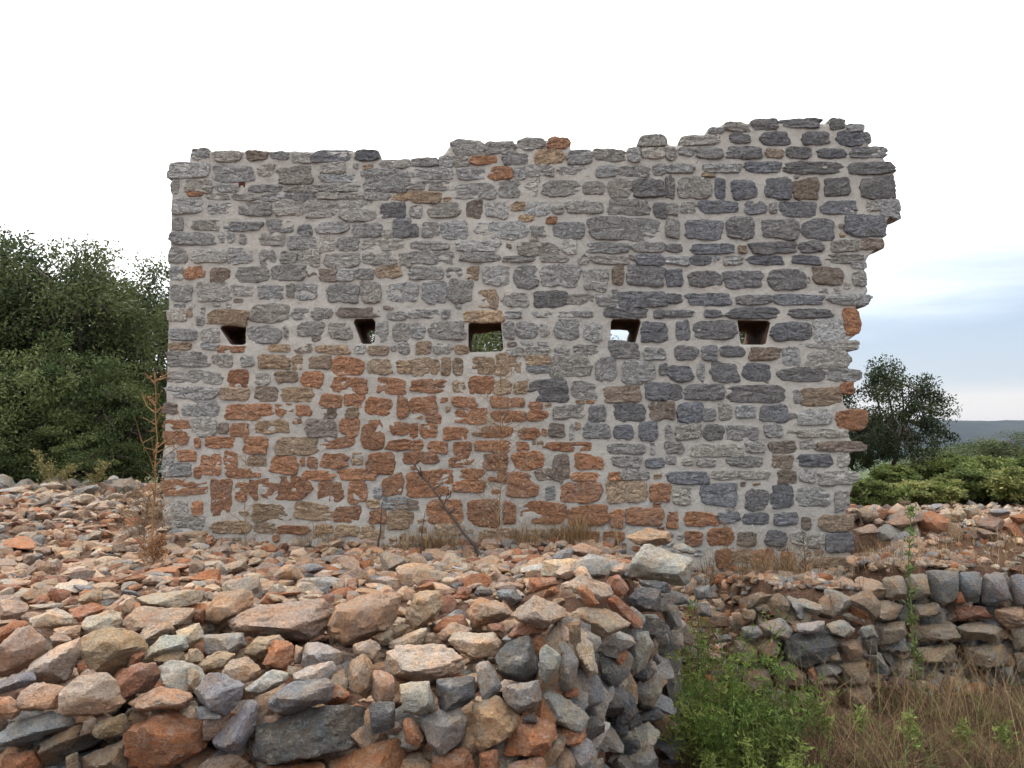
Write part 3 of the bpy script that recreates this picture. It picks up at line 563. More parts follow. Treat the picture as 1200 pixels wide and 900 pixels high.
TR['N'] = (780, 640, 3.4615, '''g 33 15 46 12 47 17 42 18 34 17;d 34 18 46 19 44 22 36 23;c 49 27 58 25 62 29 54 31;g 38 32 46 29 52 34 46 38 40 36;g 60 25 68 22 74 28 66 31;g 72 28 78 27 82 31 76 33;l 51 32 64 30 64 34 54 36;g 65 32 72 30 77 34 72 37 66 35;d 48 38 56 35 68 35 69 42 64 47 56 49 49 46
g 61 49 66 47 73 50 62 53;b 66 44 70 43 71 47 67 47;o 57 50 60 49 62 58 60 58;b 43 48 50 47 57 52 57 57 46 57;b 50 60 56 58 59 63 54 69 50 66;b 58 64 62 62 64 67 58 68;b 70 39 78 38 81 43 74 46;g 31 33 37 32 40 36 34 39 31 37;b 36 40 44 37 46 44 38 47
g 74 19 80 18 82 22 78 24 74 22;p 25 29 34 26 35 32 27 33;b 17 28 24 27 26 33 18 33;b 58 53 68 52 70 56 60 57;b 62 56 68 58 70 63 63 64;d 80 38 85 36 86 44 82 44;t 35 27 40 26 42 31 36 31;b 40 58 48 58 50 66 42 68;b 28 38 36 40 38 48 28 48;b 70 48 80 46 82 54 72 56;b 72 58 82 56 84 64 74 66;b 44 68 54 70 54 78 44 78;b 64 66 76 66 76 74 64 74;b 30 50 42 50 44 58 32 58;g 78 33 84 32 86 37 80 38''')
TR['O'] = (1000, 560, 4.5, '''b 16 53 25 52 28 58 28 64 18 63;b 28 52 38 51 39 62 30 64;s 39 50 54 50 54 62 45 66 41 62;s 56 51 66 50 66 66 58 64 55 58;s 69 51 79 52 82 62 75 66 68 66;s 84 52 92 52 94 66 86 66;s 95 52 106 51 108 64 97 66;o 53 62 57 60 59 66 54 66;b 6 68 18 65 27 68 28 74 12 74
b 32 67 44 66 46 72 34 74;r 54 67 68 68 72 74 56 75;b 54 78 66 76 80 80 81 84 70 86 58 84;t 72 70 88 68 92 76 82 79;b 84 80 98 78 100 90 86 90;b 30 80 50 76 54 84 34 86;b 94 68 108 68 110 78 95 77;b 10 78 26 76 28 86 12 88;b 34 90 52 88 54 97 36 97;b 60 90 80 88 82 98 62 98;b 86 93 104 92 104 102 88 102;b 109 52 122 52 122 66 110 66''')
TR['T'] = (1000, 560, 4.5, '''p 18 24 26 16 33 13 36 17 34 24 24 27;o 32 20 40 17 48 20 50 27 44 32 38 30 34 26;g 11 28 18 24 26 28 24 33 14 34;l 28 27 33 24 36 31 32 34;p 63 24 72 19 80 22 78 28 70 28;o 78 26 86 22 90 30 90 38 82 34;g 55 28 64 27 68 30 62 32;c 50 19 56 14 60 20 57 24
c 58 16 64 14 66 19 60 21;s 70 18 80 16 84 19 76 21;o 83 20 92 18 92 24 86 25;p 0 27 10 24 14 29 2 31;g 0 40 6 40 7 46 0 46;t 90 27 98 24 104 30 96 34;g 95 18 104 17 106 23 97 24''')
def face_Y(px, py):
    """distance of the heap's visible surface along this sight line, and whether it is the sloping top"""
    s = (px - 600) / FPX; k = max((py - 512) / FPX, .05)
    Y = 3.42 if px < 640 else min(1.55 / (.5 - s), 5.7)
    if k < .86 / Y: yr, tr = max(Y, .85 / k), True
    else: yr, tr = Y + .0004 * (900 - py), False
    if py > 835: yl, tl = 3.42 + .0004 * (900 - py), False
    else: yl, tl = min(2.154 / (.254 + k), max(.96 / k, 4.7)) - .10 * float(sst(760, 835, py)), True
    w_ = float(sst(530, 690, px))
    return yl * (1 - w_) + yr * w_, (tl if w_ < .5 else tr)
LOOSE = {('K', 1): ('long pale pink slab with orange stain lying on the rubble heap', 'stone_slab'), ('K', 2): ('big rough brown boulder beside the long pale pink slab', 'boulder'),
         ('M', 0): ('large pale lichen-whitened boulder topping the corner of the rubble heap', 'boulder'), ('M', 3): ('flat smooth pink slab with pointed end on the heap edge', 'stone_slab'),
         ('J', 16): ('broad orange-tan block standing on the heap behind the round cream stone', 'boulder'), ('L', 20): ('pale pinkish boulder next to the flat pointed pink slab', 'boulder'),
         ('M', 1): ('orange-tan flat boulder resting behind the lichen-whitened boulder', 'boulder'), ('T', 1): ('rounded red-orange boulder on the terrace rubble', 'boulder'),
         ('J', 15): ('pinkish tan rounded boulder above the thin grey wedge stone', 'boulder'), ('L', 21): ('small blue-grey angular stone among pale rubble', 'stone')}
heap = empty('rubble_heap', (-1.5, 5.5, .3), 'wide heap of broken orange and cream limestone before the ruined wall', 'rubble heap')
dry = empty('dry_stone_wall', (-.5, 3.8, 0), 'curved dry-laid retaining wall holding back the rubble heap', 'dry stone wall')
spur = empty('dry_stone_wall', (2.4, 6.2, 0), 'short tumbled dry stone wall end with round dark slate block', 'dry stone wall')
terr = empty('dry_stone_wall', (4.4, 6.8, 0), 'low terrace wall capped with upright slate blocks', 'dry stone wall')
tterr = empty('rubble_heap', (4.8, 8.5, .5), 'pale and orange rubble on the terrace below green shrubs', 'rubble heap')
kk = 0
for key_, (ox_, oy_, s, txt) in TR.items():
    for idx, item in enumerate(txt.replace('\n', ';').split(';')):
        t = item.split(); pts = np.array([float(v) for v in t[1:]]).reshape(-1, 2) * 10 / s + [ox_, oy_]; kk += 1
        if key_ in 'ON': pts = pts.mean(0) + (pts - pts.mean(0)) * (1.13 if key_ == 'O' else 1.06)
        cpx, cpy = pts.mean(0); low = pts[:, 1].max()
        if key_ in 'JKLM': Y, top = face_Y(cpx, low - 4)
        elif key_ == 'N': Y, top = (6.0 if cpy > 735 else 6.0 + (735 - cpy) * .045), False
        elif key_ == 'O': Y, top = 6.72, False
        else: Y, top = 8.3, True
        wpx = np.ptp(pts[:, 0]); hpx = np.ptp(pts[:, 1]); wm_, hm = wpx / FPX * Y, hpx / FPX * Y
        dep = min(max(.75 * min(wm_, hm) + .25 * max(wm_, hm), .07), .42) * (1.25 if top else 1.0)
        V, F = rock_poly(pts, Y + dep * .38, dep, 500 + kk, lev=(5 if wpx > 95 else 4 if wpx > 32 else 3) if key_ in 'JKLM' else (4 if wpx > 40 else 3), rough=1.25 if t[0] in 'tro' else 1.0)
        cc = np.array(RC[t[0]]) * rng.uniform(.86, 1.14) * (1 + rng.uniform(-.04, .04, 3))
        if key_ == 'O' and t[0] == 'b': cc = np.array([.34, .295, .24]) * rng.uniform(.85, 1.15)
        if (key_, idx) in LOOSE:
            lb, nm = LOOSE[(key_, idx)]; base = np.array([V[:, 0].mean(), V[:, 1].mean(), V[:, 2].min()])
            o = ob(nm, facet(mesh(nm, V - base, F, cc), 26), M['rock'], None, label=lb, category='stone'); o.location = base
            continue
        par = {'N': spur, 'O': terr, 'T': tterr}.get(key_) or (heap if top else dry)
        child('stone', V, F, cc, M['rock'], par)

# fillers behind the traced faces: real stones, packed deeper in each wall
def filler(parent, P, S, keys, wts, seed, lev=3, name='packing_stones', flat=.75):
    P = np.asarray(P); S = np.asarray(S); V, F = rocks(P, S, seed, lev, flat); n, v = V.shape[:2]
    C = np.repeat(rock_cols(n, keys, wts), v, 0)
    Fa = (F[None] + (np.arange(n) * v)[:, None, None]).reshape(-1, 3)
    child(name, V.reshape(-1, 3), Fa, C, M['rock'], parent, kind='stuff')
P, S, PG, SG, PH, SH = [], [], [], [], [], []
for _ in range(620):
    px = rng.uniform(-260, 812); py = rng.uniform(700, 1010); Y, top = face_Y(px, py)
    if top:
        if px < 660 and rng.random() < .8: PH.append(at(px, py, Y + .10) - [0, 0, .07]); SH.append(rng.uniform(.12, .22))
        continue
    (PG if px > 655 else P).append(at(px, py, Y + .20)); (SG if px > 655 else S).append(rng.uniform(.16, .30))
filler(dry, P, S, 'obtgd', (2.5, 4, 3, 3, 1), 71); filler(dry, PG, SG, 'gdslb', (5, 3, 3, 1, 1), 74); filler(heap, PH, SH, 'ctpobgl', (3, 4, 3, 2, 2, 2, 1), 75)
P = [at(rng.uniform(870, 1025), rng.uniform(700, 890), 0) * 0 + at(rng.uniform(868, 1022), rng.uniform(705, 890), 6.28) for _ in range(150)]
filler(spur, P, rng.uniform(.12, .26, 150), 'bgotr', (5, 4, 1, 2, 1), 72)
P = [at(rng.uniform(1005, 1420), rng.uniform(684, 812), 6.98) for _ in range(330)]
filler(terr, P, rng.uniform(.16, .34, 330), 'tgls', (3, 4, 1, 2), 73)

# rubble scattered over the heap
def scatter(n, box, ok, smin, smax, pw):
    x = rng.uniform(box[0], box[1], n); y = rng.uniform(box[2], box[3], n); k = ok(x, y); x, y = x[k], y[k]
    s = smin + (smax - smin) * rng.random(len(x)) ** pw
    return np.stack([x, y, gz(x, y) + s * .13], -1), s
on_heap = lambda x, y: (y > 3.75) & (x < edge_x(y) - .22) & ~((y > TY - .02) & (x > -4.2) & (y < TY + .8)) & ((y < TY) | (x < -3.9)) & (np.abs(x) < 1 + y * .80)
def is_big(x, y): return np.random.default_rng(3).random(len(x))
PA, SA = scatter(14000, (-9.2, 1.7, 3.7, 12.6), on_heap, .045, .19, 1.7)
PB, SB = scatter(900, (-9.2, 1.4, 3.8, 12.4), lambda x, y: on_heap(x, y) & (y > 4.65) & ((y < 5.8) | (y > 9.4) | (np.random.default_rng(5).random(len(x)) < .5)), .15, .29, 1.6)
PB[:, 2] += .02
V, F = rocks(PB, SB, 81, 3, .62); C = rock_cols(len(PB), 'cptorslg', (5, 4, 4, 2, 1, .7, 1.2, .6))
PR, SR = scatter(46, (-8.6, -4.3, 10.6, 12.0), lambda x, y: x > -9, .26, .44, 1.4); PR[:, 2] += .05
VR, FR = rocks(PR, SR, 85, 3, .7); CR = rock_cols(len(PR), 'lgct', (4, 3, 2, 1))
for k in range(len(PR)): child('stone', VR[k], FR, CR[k], M['rock'], heap)
vis = np.argsort(-SB / PB[:, 1]); nbig = 180
for k in vis[:nbig]: child('stone', V[k], F, C[k], M['rock'], heap)
rest = vis[nbig:]; a1 = Acc()
for k in rest: a1.add(V[k], F, C[k])
V, F = rocks(PA, SA, 82, 2, .55); n_, v_ = V.shape[:2]
CA = rock_cols(n_, 'cptorslgd', (4, 4.5, 5, 2, 1.6, .5, 1, .8, .3))
gry = (PA[:, 1] > 9.8) & (rng.random(n_) < .5); CA[gry] = rock_cols(int(gry.sum()), 'lgc', (2, 2, 1))
a1.add(V.reshape(-1, 3), (F[None] + (np.arange(n_) * v_)[:, None, None]).reshape(-1, 3), np.repeat(CA, v_, 0))
V, F, C = a1.get(); child('small_rubble', V, F, C, M['rock'], heap, kind='stuff')
# rubble on the terrace, the wall end and at the foot of the ruin
PT, ST = scatter(2600, (2.9, 8.6, 6.9, 11.2), lambda x, y: (y > 7.1) & (x > 3.2 + 1.1 * sst(7.2, 8.5, y)) & ~((x < 4.3) & (y > 8.9) & (y < 9.8)), .04, .15, 2.2)
PT2, ST2 = scatter(150, (4.0, 8.8, 7.9, 10.0), lambda x, y: y > 7.9, .12, .30, 1.5)
filler(tterr, np.concatenate([PT, PT2]), np.concatenate([ST, ST2]), 'cptorlgs', (4, 4, 3, 3, 1, 1, 2, .6), 83, 2, 'small_rubble')
PS, SS = scatter(2200, (1.3, 4.2, 6.2, 8.95), lambda x, y: (y > 6.6) & (x > 1.55), .04, .16, 1.8)
filler(spur, PS, SS, 'cptobg', (2, 3, 3, 2, 3, 3), 84, 2, 'small_rubble')

# grey weathered plank wedged in the wall end
a, b = at(872, 706, 6.55), at(932, 724, 6.3); d = (b - a) / np.linalg.norm(b - a); s_ = np.cross(d, [0, 1., .5]); s_ /= np.linalg.norm(s_); t_ = np.cross(d, s_)
pv = []
for k in range(7):
    q = a + (b - a) * k / 6; j = rng.normal(0, .002, (4, 3))
    pv += [v + w_ for v, w_ in zip((q + s_ * .028 + t_ * .05, q - s_ * .028 + t_ * .05, q - s_ * .028 - t_ * .05, q + s_ * .028 - t_ * .05), j)]
pf = [[4 * k + m, 4 * k + (m + 1) % 4, 4 * k + 4 + (m + 1) % 4, 4 * k + 4 + m] for k in range(6) for m in range(4)] + [[3, 2, 1, 0], [24, 25, 26, 27]]
bs = np.array(pv).mean(0); o = ob('wooden_plank', mesh('wooden_plank', np.array(pv) - bs, np.array(pf), smooth=False), M['wood'], None, label='short grey weathered plank wedged in the tumbled wall end', category='plank'); o.location = bs

# ------------------------------------------------------------------ plants
def leaves(P, size, cols, seed, up=.3, asp=.45):
    """folded leaf blades, one at each point"""
    r = np.random.default_rng(seed); n = len(P); size = np.broadcast_to(size, (n,))
    a = r.normal(size=(n, 3)); a[:, 2] += up; a /= np.linalg.norm(a, axis=1)[:, None]
    b = np.cross(a, r.normal(size=(n, 3))); b /= np.linalg.norm(b, axis=1)[:, None]; c_ = np.cross(a, b)
    s = size[:, None]
    V = np.stack([P, P + a * s * .5 + b * s * asp * .5 + c_ * s * .08, P + a * s, P + a * s * .5 - b * s * asp * .5 + c_ * s * .08], 1)
    i = np.arange(n)[:, None] * 4
    F = np.concatenate([i + [0, 1, 2], i + [0, 2, 3]])
    return V.reshape(-1, 3), F, np.repeat(cols, 4, 0)
def tree_mesh(seed, H, W, nclump, per, leaf, colA, colB, trunk_h=.3, open_=0., gap=.5, lo=.12):
    r = np.random.default_rng(seed); wood = Acc(); LP, LC = [], []
    th = H * trunk_h; tp = np.array([[0, 0, -.25], [r.normal(0, .03) * H, r.normal(0, .03) * H, th * .5], [r.normal(0, .05) * H, r.normal(0, .05) * H, th]])
    V, F = tube(tp, [H * .032, H * .025, H * .02], 7); wood.add(V, F, (.1, .1, .1))
    limbs = []
    for k in range(8):
        a = k / 8 * 2 * math.pi + r.uniform(-.3, .3); e_ = r.uniform(.35, 1.2)
        end = np.array([math.cos(a) * W * .5 * .62 * math.cos(e_), math.sin(a) * W * .5 * .62 * math.cos(e_), th + (H - th) * (.25 + .5 * math.sin(e_))])
        mid = (tp[2] * .5 + end * .5) + r.normal(0, .05, 3) * H; P = np.array([tp[2] * .98, tp[2] * .6 + mid * .4, mid, end])
        V, F = tube(P, np.array([.016, .013, .009, .005]) * H, 5); wood.add(V, F, (.1, .1, .1)); limbs += [mid, end, (mid + end) / 2]
    limbs = np.array(limbs)
    for k in range(nclump):
        d = r.normal(size=3); d /= np.linalg.norm(d); rad = r.uniform(.45, 1) ** .6
        lump = 1 + .36 * vnoise(d[None] * 2.3 + seed, 3)[0]
        zc = .5 + lo / 2
        cpt = np.array([d[0] * W * .5, d[1] * W * .5, d[2] * H * (1 - lo) * .5]) * rad * lump * .86 + [0, 0, H * zc]
        if cpt[2] < H * lo * .6: cpt[2] = H * r.uniform(lo * .5, .4)
        if vnoise(cpt[None] / H * 5 + seed, 8)[0] < -1 + gap: continue
        q = limbs[np.argmin(((limbs - cpt) ** 2).sum(1))]; mid = (q + cpt) / 2 + r.normal(0, .02, 3) * H
        V, F = tube(np.array([q, mid, cpt]), np.array([.0045, .003, .0015]) * H, 4); wood.add(V, F, (.1, .1, .1))
        cr = r.uniform(.065, .135) * (H + W) / 2 * (1 - .15 * open_); m = int(per * r.uniform(.7, 1.3))
        p = r.normal(size=(m, 3)); p /= np.linalg.norm(p, axis=1)[:, None]; p *= (r.random(m) ** .45)[:, None] * cr * np.array([1, 1, .72])
        LP.append(cpt + p); mixk = np.clip(r.normal(.42, .36), 0, 1)
        LC.append((np.array(colA) * (1 - mixk) + np.array(colB) * mixk)[None] * r.uniform(.75, 1.25, (m, 1)))
    LP = np.concatenate(LP); LC = np.concatenate(LC)
    V, F, C = leaves(LP, leaf * r.uniform(.7, 1.3, len(LP)), LC, seed + 1)
    wv, wf, wc = wood.get()
    return mesh('trunk', wv, wf), mesh('crown', V, F, C, smooth=False)
def tree(name, label, cat, loc, meshes, scale=(1, 1, 1), rz=0., group=None):
    o = empty(name, loc, label, cat, group); o.scale = scale; o.rotation_euler = (0, 0, rz)
    ob('trunk', meshes[0], M['bark'], o); ob('crown', meshes[1], M['leaf'], o); return o
OAK_A, OAK_B = (.036, .056, .022), (.13, .15, .06)
T1 = tree_mesh(11, 4.8, 3.7, 190, 190, .075, OAK_A, OAK_B, lo=.05, gap=.45)
T2 = tree_mesh(12, 4.6, 3.2, 170, 190, .07, (.03, .05, .024), (.085, .115, .05), lo=.05, gap=.45)
T3 = tree_mesh(13, 3.0, 3.0, 150, 150, .07, (.055, .085, .03), (.16, .195, .075), trunk_h=.15, lo=.0, gap=.3)
def gp(px, Y, dz=0.): X = (px - 600) / FPX * Y; return (X, Y, float(gz(X, Y)) + dz)
def top_scale(px, py, Y, H): return (at(px, py, Y)[2] - gp(px, Y)[2]) / H
woods = 'evergreen trees behind the left end of the ruin'
for k, (px, py, Y, me, H, wx, lab) in enumerate([
    (-75, 238, 14.5, T1, 4.8, 1.15, 'tall evergreen oak at the outer edge of the dark thicket'), (18, 250, 15.0, T2, 4.6, 1.1, 'tallest slender evergreen rising from the dark thicket'),
    (62, 275, 14.2, T1, 4.8, 1.0, 'broad evergreen oak in the middle of the dark thicket'), (122, 284, 16.0, T1, 4.8, 1.0, 'evergreen oak with rounded crown close to the ruin'),
    (190, 322, 17.5, T2, 4.6, 1.05, 'lower evergreen half hidden behind the ruined wall end'), (-10, 400, 12.8, T3, 3.0, 1.2, 'dense leafy bush at the far edge of the rubble'),
    (75, 372, 13.2, T3, 3.0, .95, 'tall mid-green bush standing before the dark oaks'), (145, 418, 13.4, T3, 3.0, .95, 'mid-green bush beside the left corner of the ruin'),
    (110, 500, 12.6, T3, 3.0, .8, 'low spreading bush at the rubble rim'), (30, 470, 12.5, T3, 3.0, .9, 'low dark bush hugging the rubble rim')]):
    s = top_scale(px, py, Y, H) * (1.02 if me is not T3 else .95); tree('evergreen_tree' if me is not T3 else 'evergreen_bush', lab, 'tree' if me is not T3 else 'bush', gp(px, Y, -.05), me, (wx * max(s, .75), wx * max(s, .75), s), k * 1.3, woods)
for k, (X, Y, s, lab) in enumerate(((-5.1, 14.6, 1.0, 'dark evergreen oak behind the ruin seen through the outermost left loophole'), (-2.7, 15.0, .98, 'dark evergreen oak behind the ruin seen through the brown-lined second loophole'), (-.4, 15.6, .95, 'evergreen oak filling the middle loophole behind the ruin'), (2.3, 18, .84, 'evergreen oak with sky gaps behind the fourth loophole'), (4.6, 15, .9, 'evergreen behind the loophole nearest the broken wall end'))):
    tree('evergreen_tree', lab, 'tree', (X, Y, float(gz(X, Y)) - .05), (T1, T2)[k % 2], (s, s, s), k * 2.1, 'trees behind the ruin')
TR_ = tree_mesh(31, 2.9, 3.1, 170, 110, .07, (.022, .035, .016), (.06, .075, .032), trunk_h=.22, open_=1, gap=.5, lo=.08)
s = top_scale(1052, 418, 16, 2.9)
tree('evergreen_tree', 'small open-branched evergreen right of the ruin against the pale sky', 'tree', gp(1040, 16, -.05), TR_, (s * .95, s * .95, s * 1.06), 1.0)
s2 = top_scale(1010, 470, 16.8, 2.9); tree('evergreen_tree', 'dark evergreen tucked behind the broken end of the ruin', 'tree', gp(1000, 16.8, -.05), TR_, (s2, s2, s2), 3.0)
BU = tree_mesh(32, 1.0, 1.4, 90, 100, .085, (.12, .15, .04), (.30, .30, .11), trunk_h=.1, lo=.0, gap=.25)
BG = tree_mesh(33, 1.0, 1.3, 90, 100, .08, (.075, .11, .03), (.20, .235, .075), trunk_h=.1, lo=.0, gap=.25)
for k, (px, py, Y, me, wx, lab) in enumerate([(1085, 556, 11.2, BU, 1.0, 'yellow-green shrub beside the tall thin green stalk'), (1130, 545, 11.8, BG, 1.1, 'fresh green shrub between two yellow-green shrubs'), (1170, 530, 12.4, BG, 1.3, 'tallest fresh green shrub above the terrace rubble'),
    (1198, 540, 11.2, BU, 1.1, 'yellow-green shrub at the far end of the terrace'), (1250, 528, 11.6, BU, 1.2, 'yellow-green shrub beyond the terrace end'), (1015, 556, 11.0, BG, .75, 'small leafy green shrub at the broken corner of the ruin'), (1050, 540, 14.2, BG, 1.0, 'green shrub under the small open-branched evergreen'), (1120, 530, 15.5, BG, 1.5, 'dull green shrub behind the terrace shrubs')]):
    s = top_scale(px, py, Y, 1.0); s = max(s, .4); tree('green_shrub', lab, 'shrub', gp(px, Y, -.04), me, (wx * max(s, .8), wx * max(s, .8), s), k * 1.7, 'shrubs above the terrace')
for k, (px, py, Y) in enumerate([(1110, 518, 38), (1150, 508, 46), (1185, 500, 42), (1215, 502, 50), (1090, 524, 33), (1240, 515, 40), (1135, 520, 60), (1175, 516, 62), (-60, 500, 50), (1280, 512, 45)]):
    s = (at(px, py, Y)[2] - gp(px, Y)[2]) / 4.8; tree('evergreen_tree', 'distant dark evergreen in the valley below the far ridge', 'tree', gp(px, Y, -.1), (T1, T2)[k % 2], (s * 2.4, s * 2.4, s), k * .9, 'distant trees in the valley')

def blades(P, h, wd, bend, cols, seed, segs=3):
    r = np.random.default_rng(seed); n = len(P); a = r.uniform(0, 2 * math.pi, n); d = np.stack([np.cos(a), np.sin(a), a * 0], -1); sd_ = np.stack([-np.sin(a), np.cos(a), a * 0], -1)
    bd = bend * r.uniform(.2, 1.4, n); V = []
    for k in range(segs + 1):
        t = k / segs; c_ = P + d * (bd * h * t ** 1.8)[:, None] + np.array([0, 0, 1.]) * (h * t * (1 - .25 * bd * t))[:, None]
        wk = wd * (1 - t * .9); V += [c_ - sd_ * wk, c_ + sd_ * wk]
    V = np.stack(V, 1); m = 2 * (segs + 1); i = (np.arange(n) * m)[:, None]
    F = np.concatenate([i + [2 * k, 2 * k + 1, 2 * k + 3, 2 * k + 2] for k in range(segs)])
    return V.reshape(-1, 3), F, np.repeat(cols, m, 0)
STRAW = np.array([[.30, .20, .105], [.38, .27, .15], [.22, .13, .07], [.27, .16, .08]])
def grass(name, label, X, Y_, h, wd, bend, seed, green=0., pal=STRAW):
    n = len(X); P = np.stack([X, Y_, gz(X, Y_) - .01], -1); h = h * (.35 + .95 * (vnoise(np.stack([X * 4, Y_ * 4, X * 0], -1), seed) * .5 + .5)); c_ = pal[rng.integers(0, len(pal), n)] * rng.uniform(.7, 1.25, (n, 1))
    g_ = rng.random(n) < green; c_[g_] = np.array([.10, .15, .04]) * rng.uniform(.7, 1.4, (int(g_.sum()), 1))
    V, F, C = blades(P, h, wd, bend, c_, seed)
    return ob(name, mesh(name, V, F, C, smooth=False), M['straw'], None, kind='stuff', label=label, category='grass')
def clumps(n, box, k, sig):
    cx = rng.uniform(box[0], box[1], k); cy = rng.uniform(box[2], box[3], k); i = rng.integers(0, k, n)
    return cx[i] + rng.normal(0, sig, n), cy[i] + rng.normal(0, sig, n)
X, Y_ = clumps(3600, (-2.4, 1.9, 8.72, 8.9), 46, .07); Y_ = np.minimum(Y_, 8.93)
keep = (X < -.9) * (rng.random(len(X)) < .6) | (X > -.9)
grass('dry_grass', 'thin dry straw grass along the foot of the ruined wall', X[keep], Y_[keep], rng.uniform(.10, .42, len(X))[keep], .0026, .85, 91)
X, Y_ = clumps(1000, (1.9, 3.1, 7.3, 8.8), 26, .08); grass('dry_grass', 'brown dry grass tuft filling the corner by the lichen-whitened boulder', X, np.minimum(Y_, 8.92), rng.uniform(.15, .6, len(X)), .0026, 1.3, 92, 0., STRAW * .62)
def hollow(n, k_, sig):
    X, Y_ = clumps(n, (1.9, 5.3, 4.5, 6.6), k_, sig); k = (X > edge_x(Y_) + .55) & (Y_ > 4.2) & ~((Y_ > 5.85) & (X < 2.9)) & (Y_ < 6.66); return X[k], Y_[k]
X, Y_ = hollow(12500, 130, .14)
grass('dry_grass', 'tangled dark brown grass in the hollow below the terrace wall', X, Y_, rng.uniform(.08, .46, len(X)) * (1.15 - .2 * (Y_ - 4.5)), .0024, 1.3, 93, .14, np.array([[.13, .08, .044], [.20, .13, .07], [.08, .044, .026], [.06, .034, .022], [.10, .056, .032]]))
X, Y_ = hollow(1300, 60, .12)
grass('dry_grass', 'tall pale straw stalks standing over the dark brown grass', X, Y_, rng.uniform(.35, 1.05, len(X)) * (1.1 - .15 * (Y_ - 4.5)), .0021, .8, 95, .10, np.array([[.22, .15, .08], [.30, .21, .11], [.17, .10, .055]]))
X, Y_ = clumps(2600, (3.2, 7.8, 7.0, 8.2), 60, .13); grass('dry_grass', 'short straw grass on the terrace among rubble', X, Y_, rng.uniform(.06, .24, len(X)), .003, .6, 94)

def stalk(name, label, cat, base, top, nbr, spread, colr, leafcol, leafsz, nleaf, seed, rad=.007, lo=.15, parts=('stem', 'seed_head'), blen=(.15, .4)):
    r = np.random.default_rng(seed); base = np.array(base, float); top = np.array(top, float); o = empty(name, base, label, cat)
    H = np.linalg.norm(top - base); t = np.linspace(0, 1, 9)[:, None]
    P = base + (top - base) * t + np.cumsum(r.normal(0, .008, (9, 3)), 0) * H * np.array([1, 1, 0]); P[0] = base - [0, 0, .04]
    V, F = tube(P, rad * (1 - .75 * t[:, 0]), 5); w_ = Acc(); w_.add(V, F, colr); LP = []
    for k in range(nbr):
        s = r.uniform(lo, .97); q = P[int(s * 8)] * (1 - (s * 8) % 1) + P[min(int(s * 8) + 1, 8)] * ((s * 8) % 1)
        a = r.uniform(0, 2 * math.pi); l_ = H * r.uniform(*blen) * spread * (1.15 - s * .7); e_ = q + np.array([math.cos(a) * l_, math.sin(a) * l_, l_ * r.uniform(.3, 1.0)])
        m_ = (q + e_) / 2 + r.normal(0, .05, 3) * l_
        V, F = tube(np.array([q, m_, e_]), np.array([.5, .35, .18]) * rad, 4); w_.add(V, F, np.array(colr) * r.uniform(.8, 1.2))
        for j in range(3):
            u_ = r.uniform(.35, 1); b_ = q + (e_ - q) * u_; e2 = b_ + r.normal(0, .3, 3) * l_ + [0, 0, l_ * .15]
            V, F = tube(np.array([b_, (b_ + e2) / 2, e2]), np.array([.22, .18, .12]) * rad, 3); w_.add(V, F, np.array(colr) * r.uniform(.8, 1.2)); 
            kk_ = r.uniform(0, 1, (max(nleaf // 3, 1), 1)); LP.append(b_ + (e2 - b_) * kk_ + r.normal(0, .008, (len(kk_), 3)))
    V, F, C = w_.get(); child(parts[0], V, F, C, M['straw'], o)
    if LP and nleaf:
        LP = np.concatenate(LP); C = np.array(leafcol)[None] * r.uniform(.6, 1.35, (len(LP), 1)); V, F, C = leaves(LP, leafsz * r.uniform(.6, 1.3, len(LP)), C, seed + 3)
        child(parts[1], V, F, C, M['leaf'], o, smooth=False, kind='stuff')
    return o
BR = (.26, .15, .07)
def ground_at(px, Y): return np.array(gp(px, Y))
b = ground_at(180, 7.2); stalk('dry_weed', 'tall dry brown weed with forked top left of the ruin', 'weed', b, at(182, 432, 7.2), 22, .62, BR, (.30, .17, .08), .022, 5, 201, .012, .3)
b = ground_at(172, 7.6); stalk('dry_weed', 'bushy reddish brown dried weed beside the left wall corner', 'weed', b, at(172, 575, 7.6), 100, 1.1, (.24, .16, .10), (.28, .20, .13), .030, 8, 202, .006, .02, blen=(.3, .7))
b = ground_at(183, 6.3); stalk('dry_weed', 'small rusty dried weed tuft in the rubble', 'weed', b, at(183, 632, 6.3), 60, .9, (.28, .15, .07), (.34, .18, .09), .03, 9, 203, .005, .02, blen=(.3, .6))
b = ground_at(290, 8.5); stalk('dry_weed', 'thin upright dry weed leaning on the red stained stones', 'weed', b, at(283, 492, 8.5), 26, .6, (.28, .18, .10), (.33, .2, .11), .02, 6, 204, .006, .05)
b = ground_at(583, 8.45); stalk('dry_weed', 'dried weed with pale fluffy seed heads in front of the middle loophole', 'weed', b, at(585, 425, 8.45), 60, .75, (.26, .17, .10), (.50, .41, .31), .028, 10, 205, .007, .1)
b = ground_at(566, 8.3); stalk('bare_twig', 'bare grey branch leaning to the side before the ruined wall', 'twig', b, at(478, 540, 8.3), 12, .45, (.09, .07, .06), (.1, .1, .1), .01, 0, 206, .021, .35)
b = ground_at(445, 8.4); stalk('bare_twig', 'short dark twig with crooked tip near the leaning bare branch', 'twig', b, at(447, 588, 8.4), 3, .3, (.09, .07, .06), (.1, .1, .1), .01, 0, 207, .015, .5)
b = ground_at(494, 8.3); stalk('bare_twig', 'straight dark little twig stuck in the rubble', 'twig', b, at(496, 598, 8.3), 1, .2, (.09, .07, .06), (.1, .1, .1), .01, 0, 208, .011, .5)
b = ground_at(940, 8.6); stalk('dry_weed', 'dark dried weed before the right foot of the ruin', 'weed', b, at(940, 615, 8.6), 20, .5, (.14, .10, .07), (.15, .12, .08), .02, 6, 209, .008, .1)
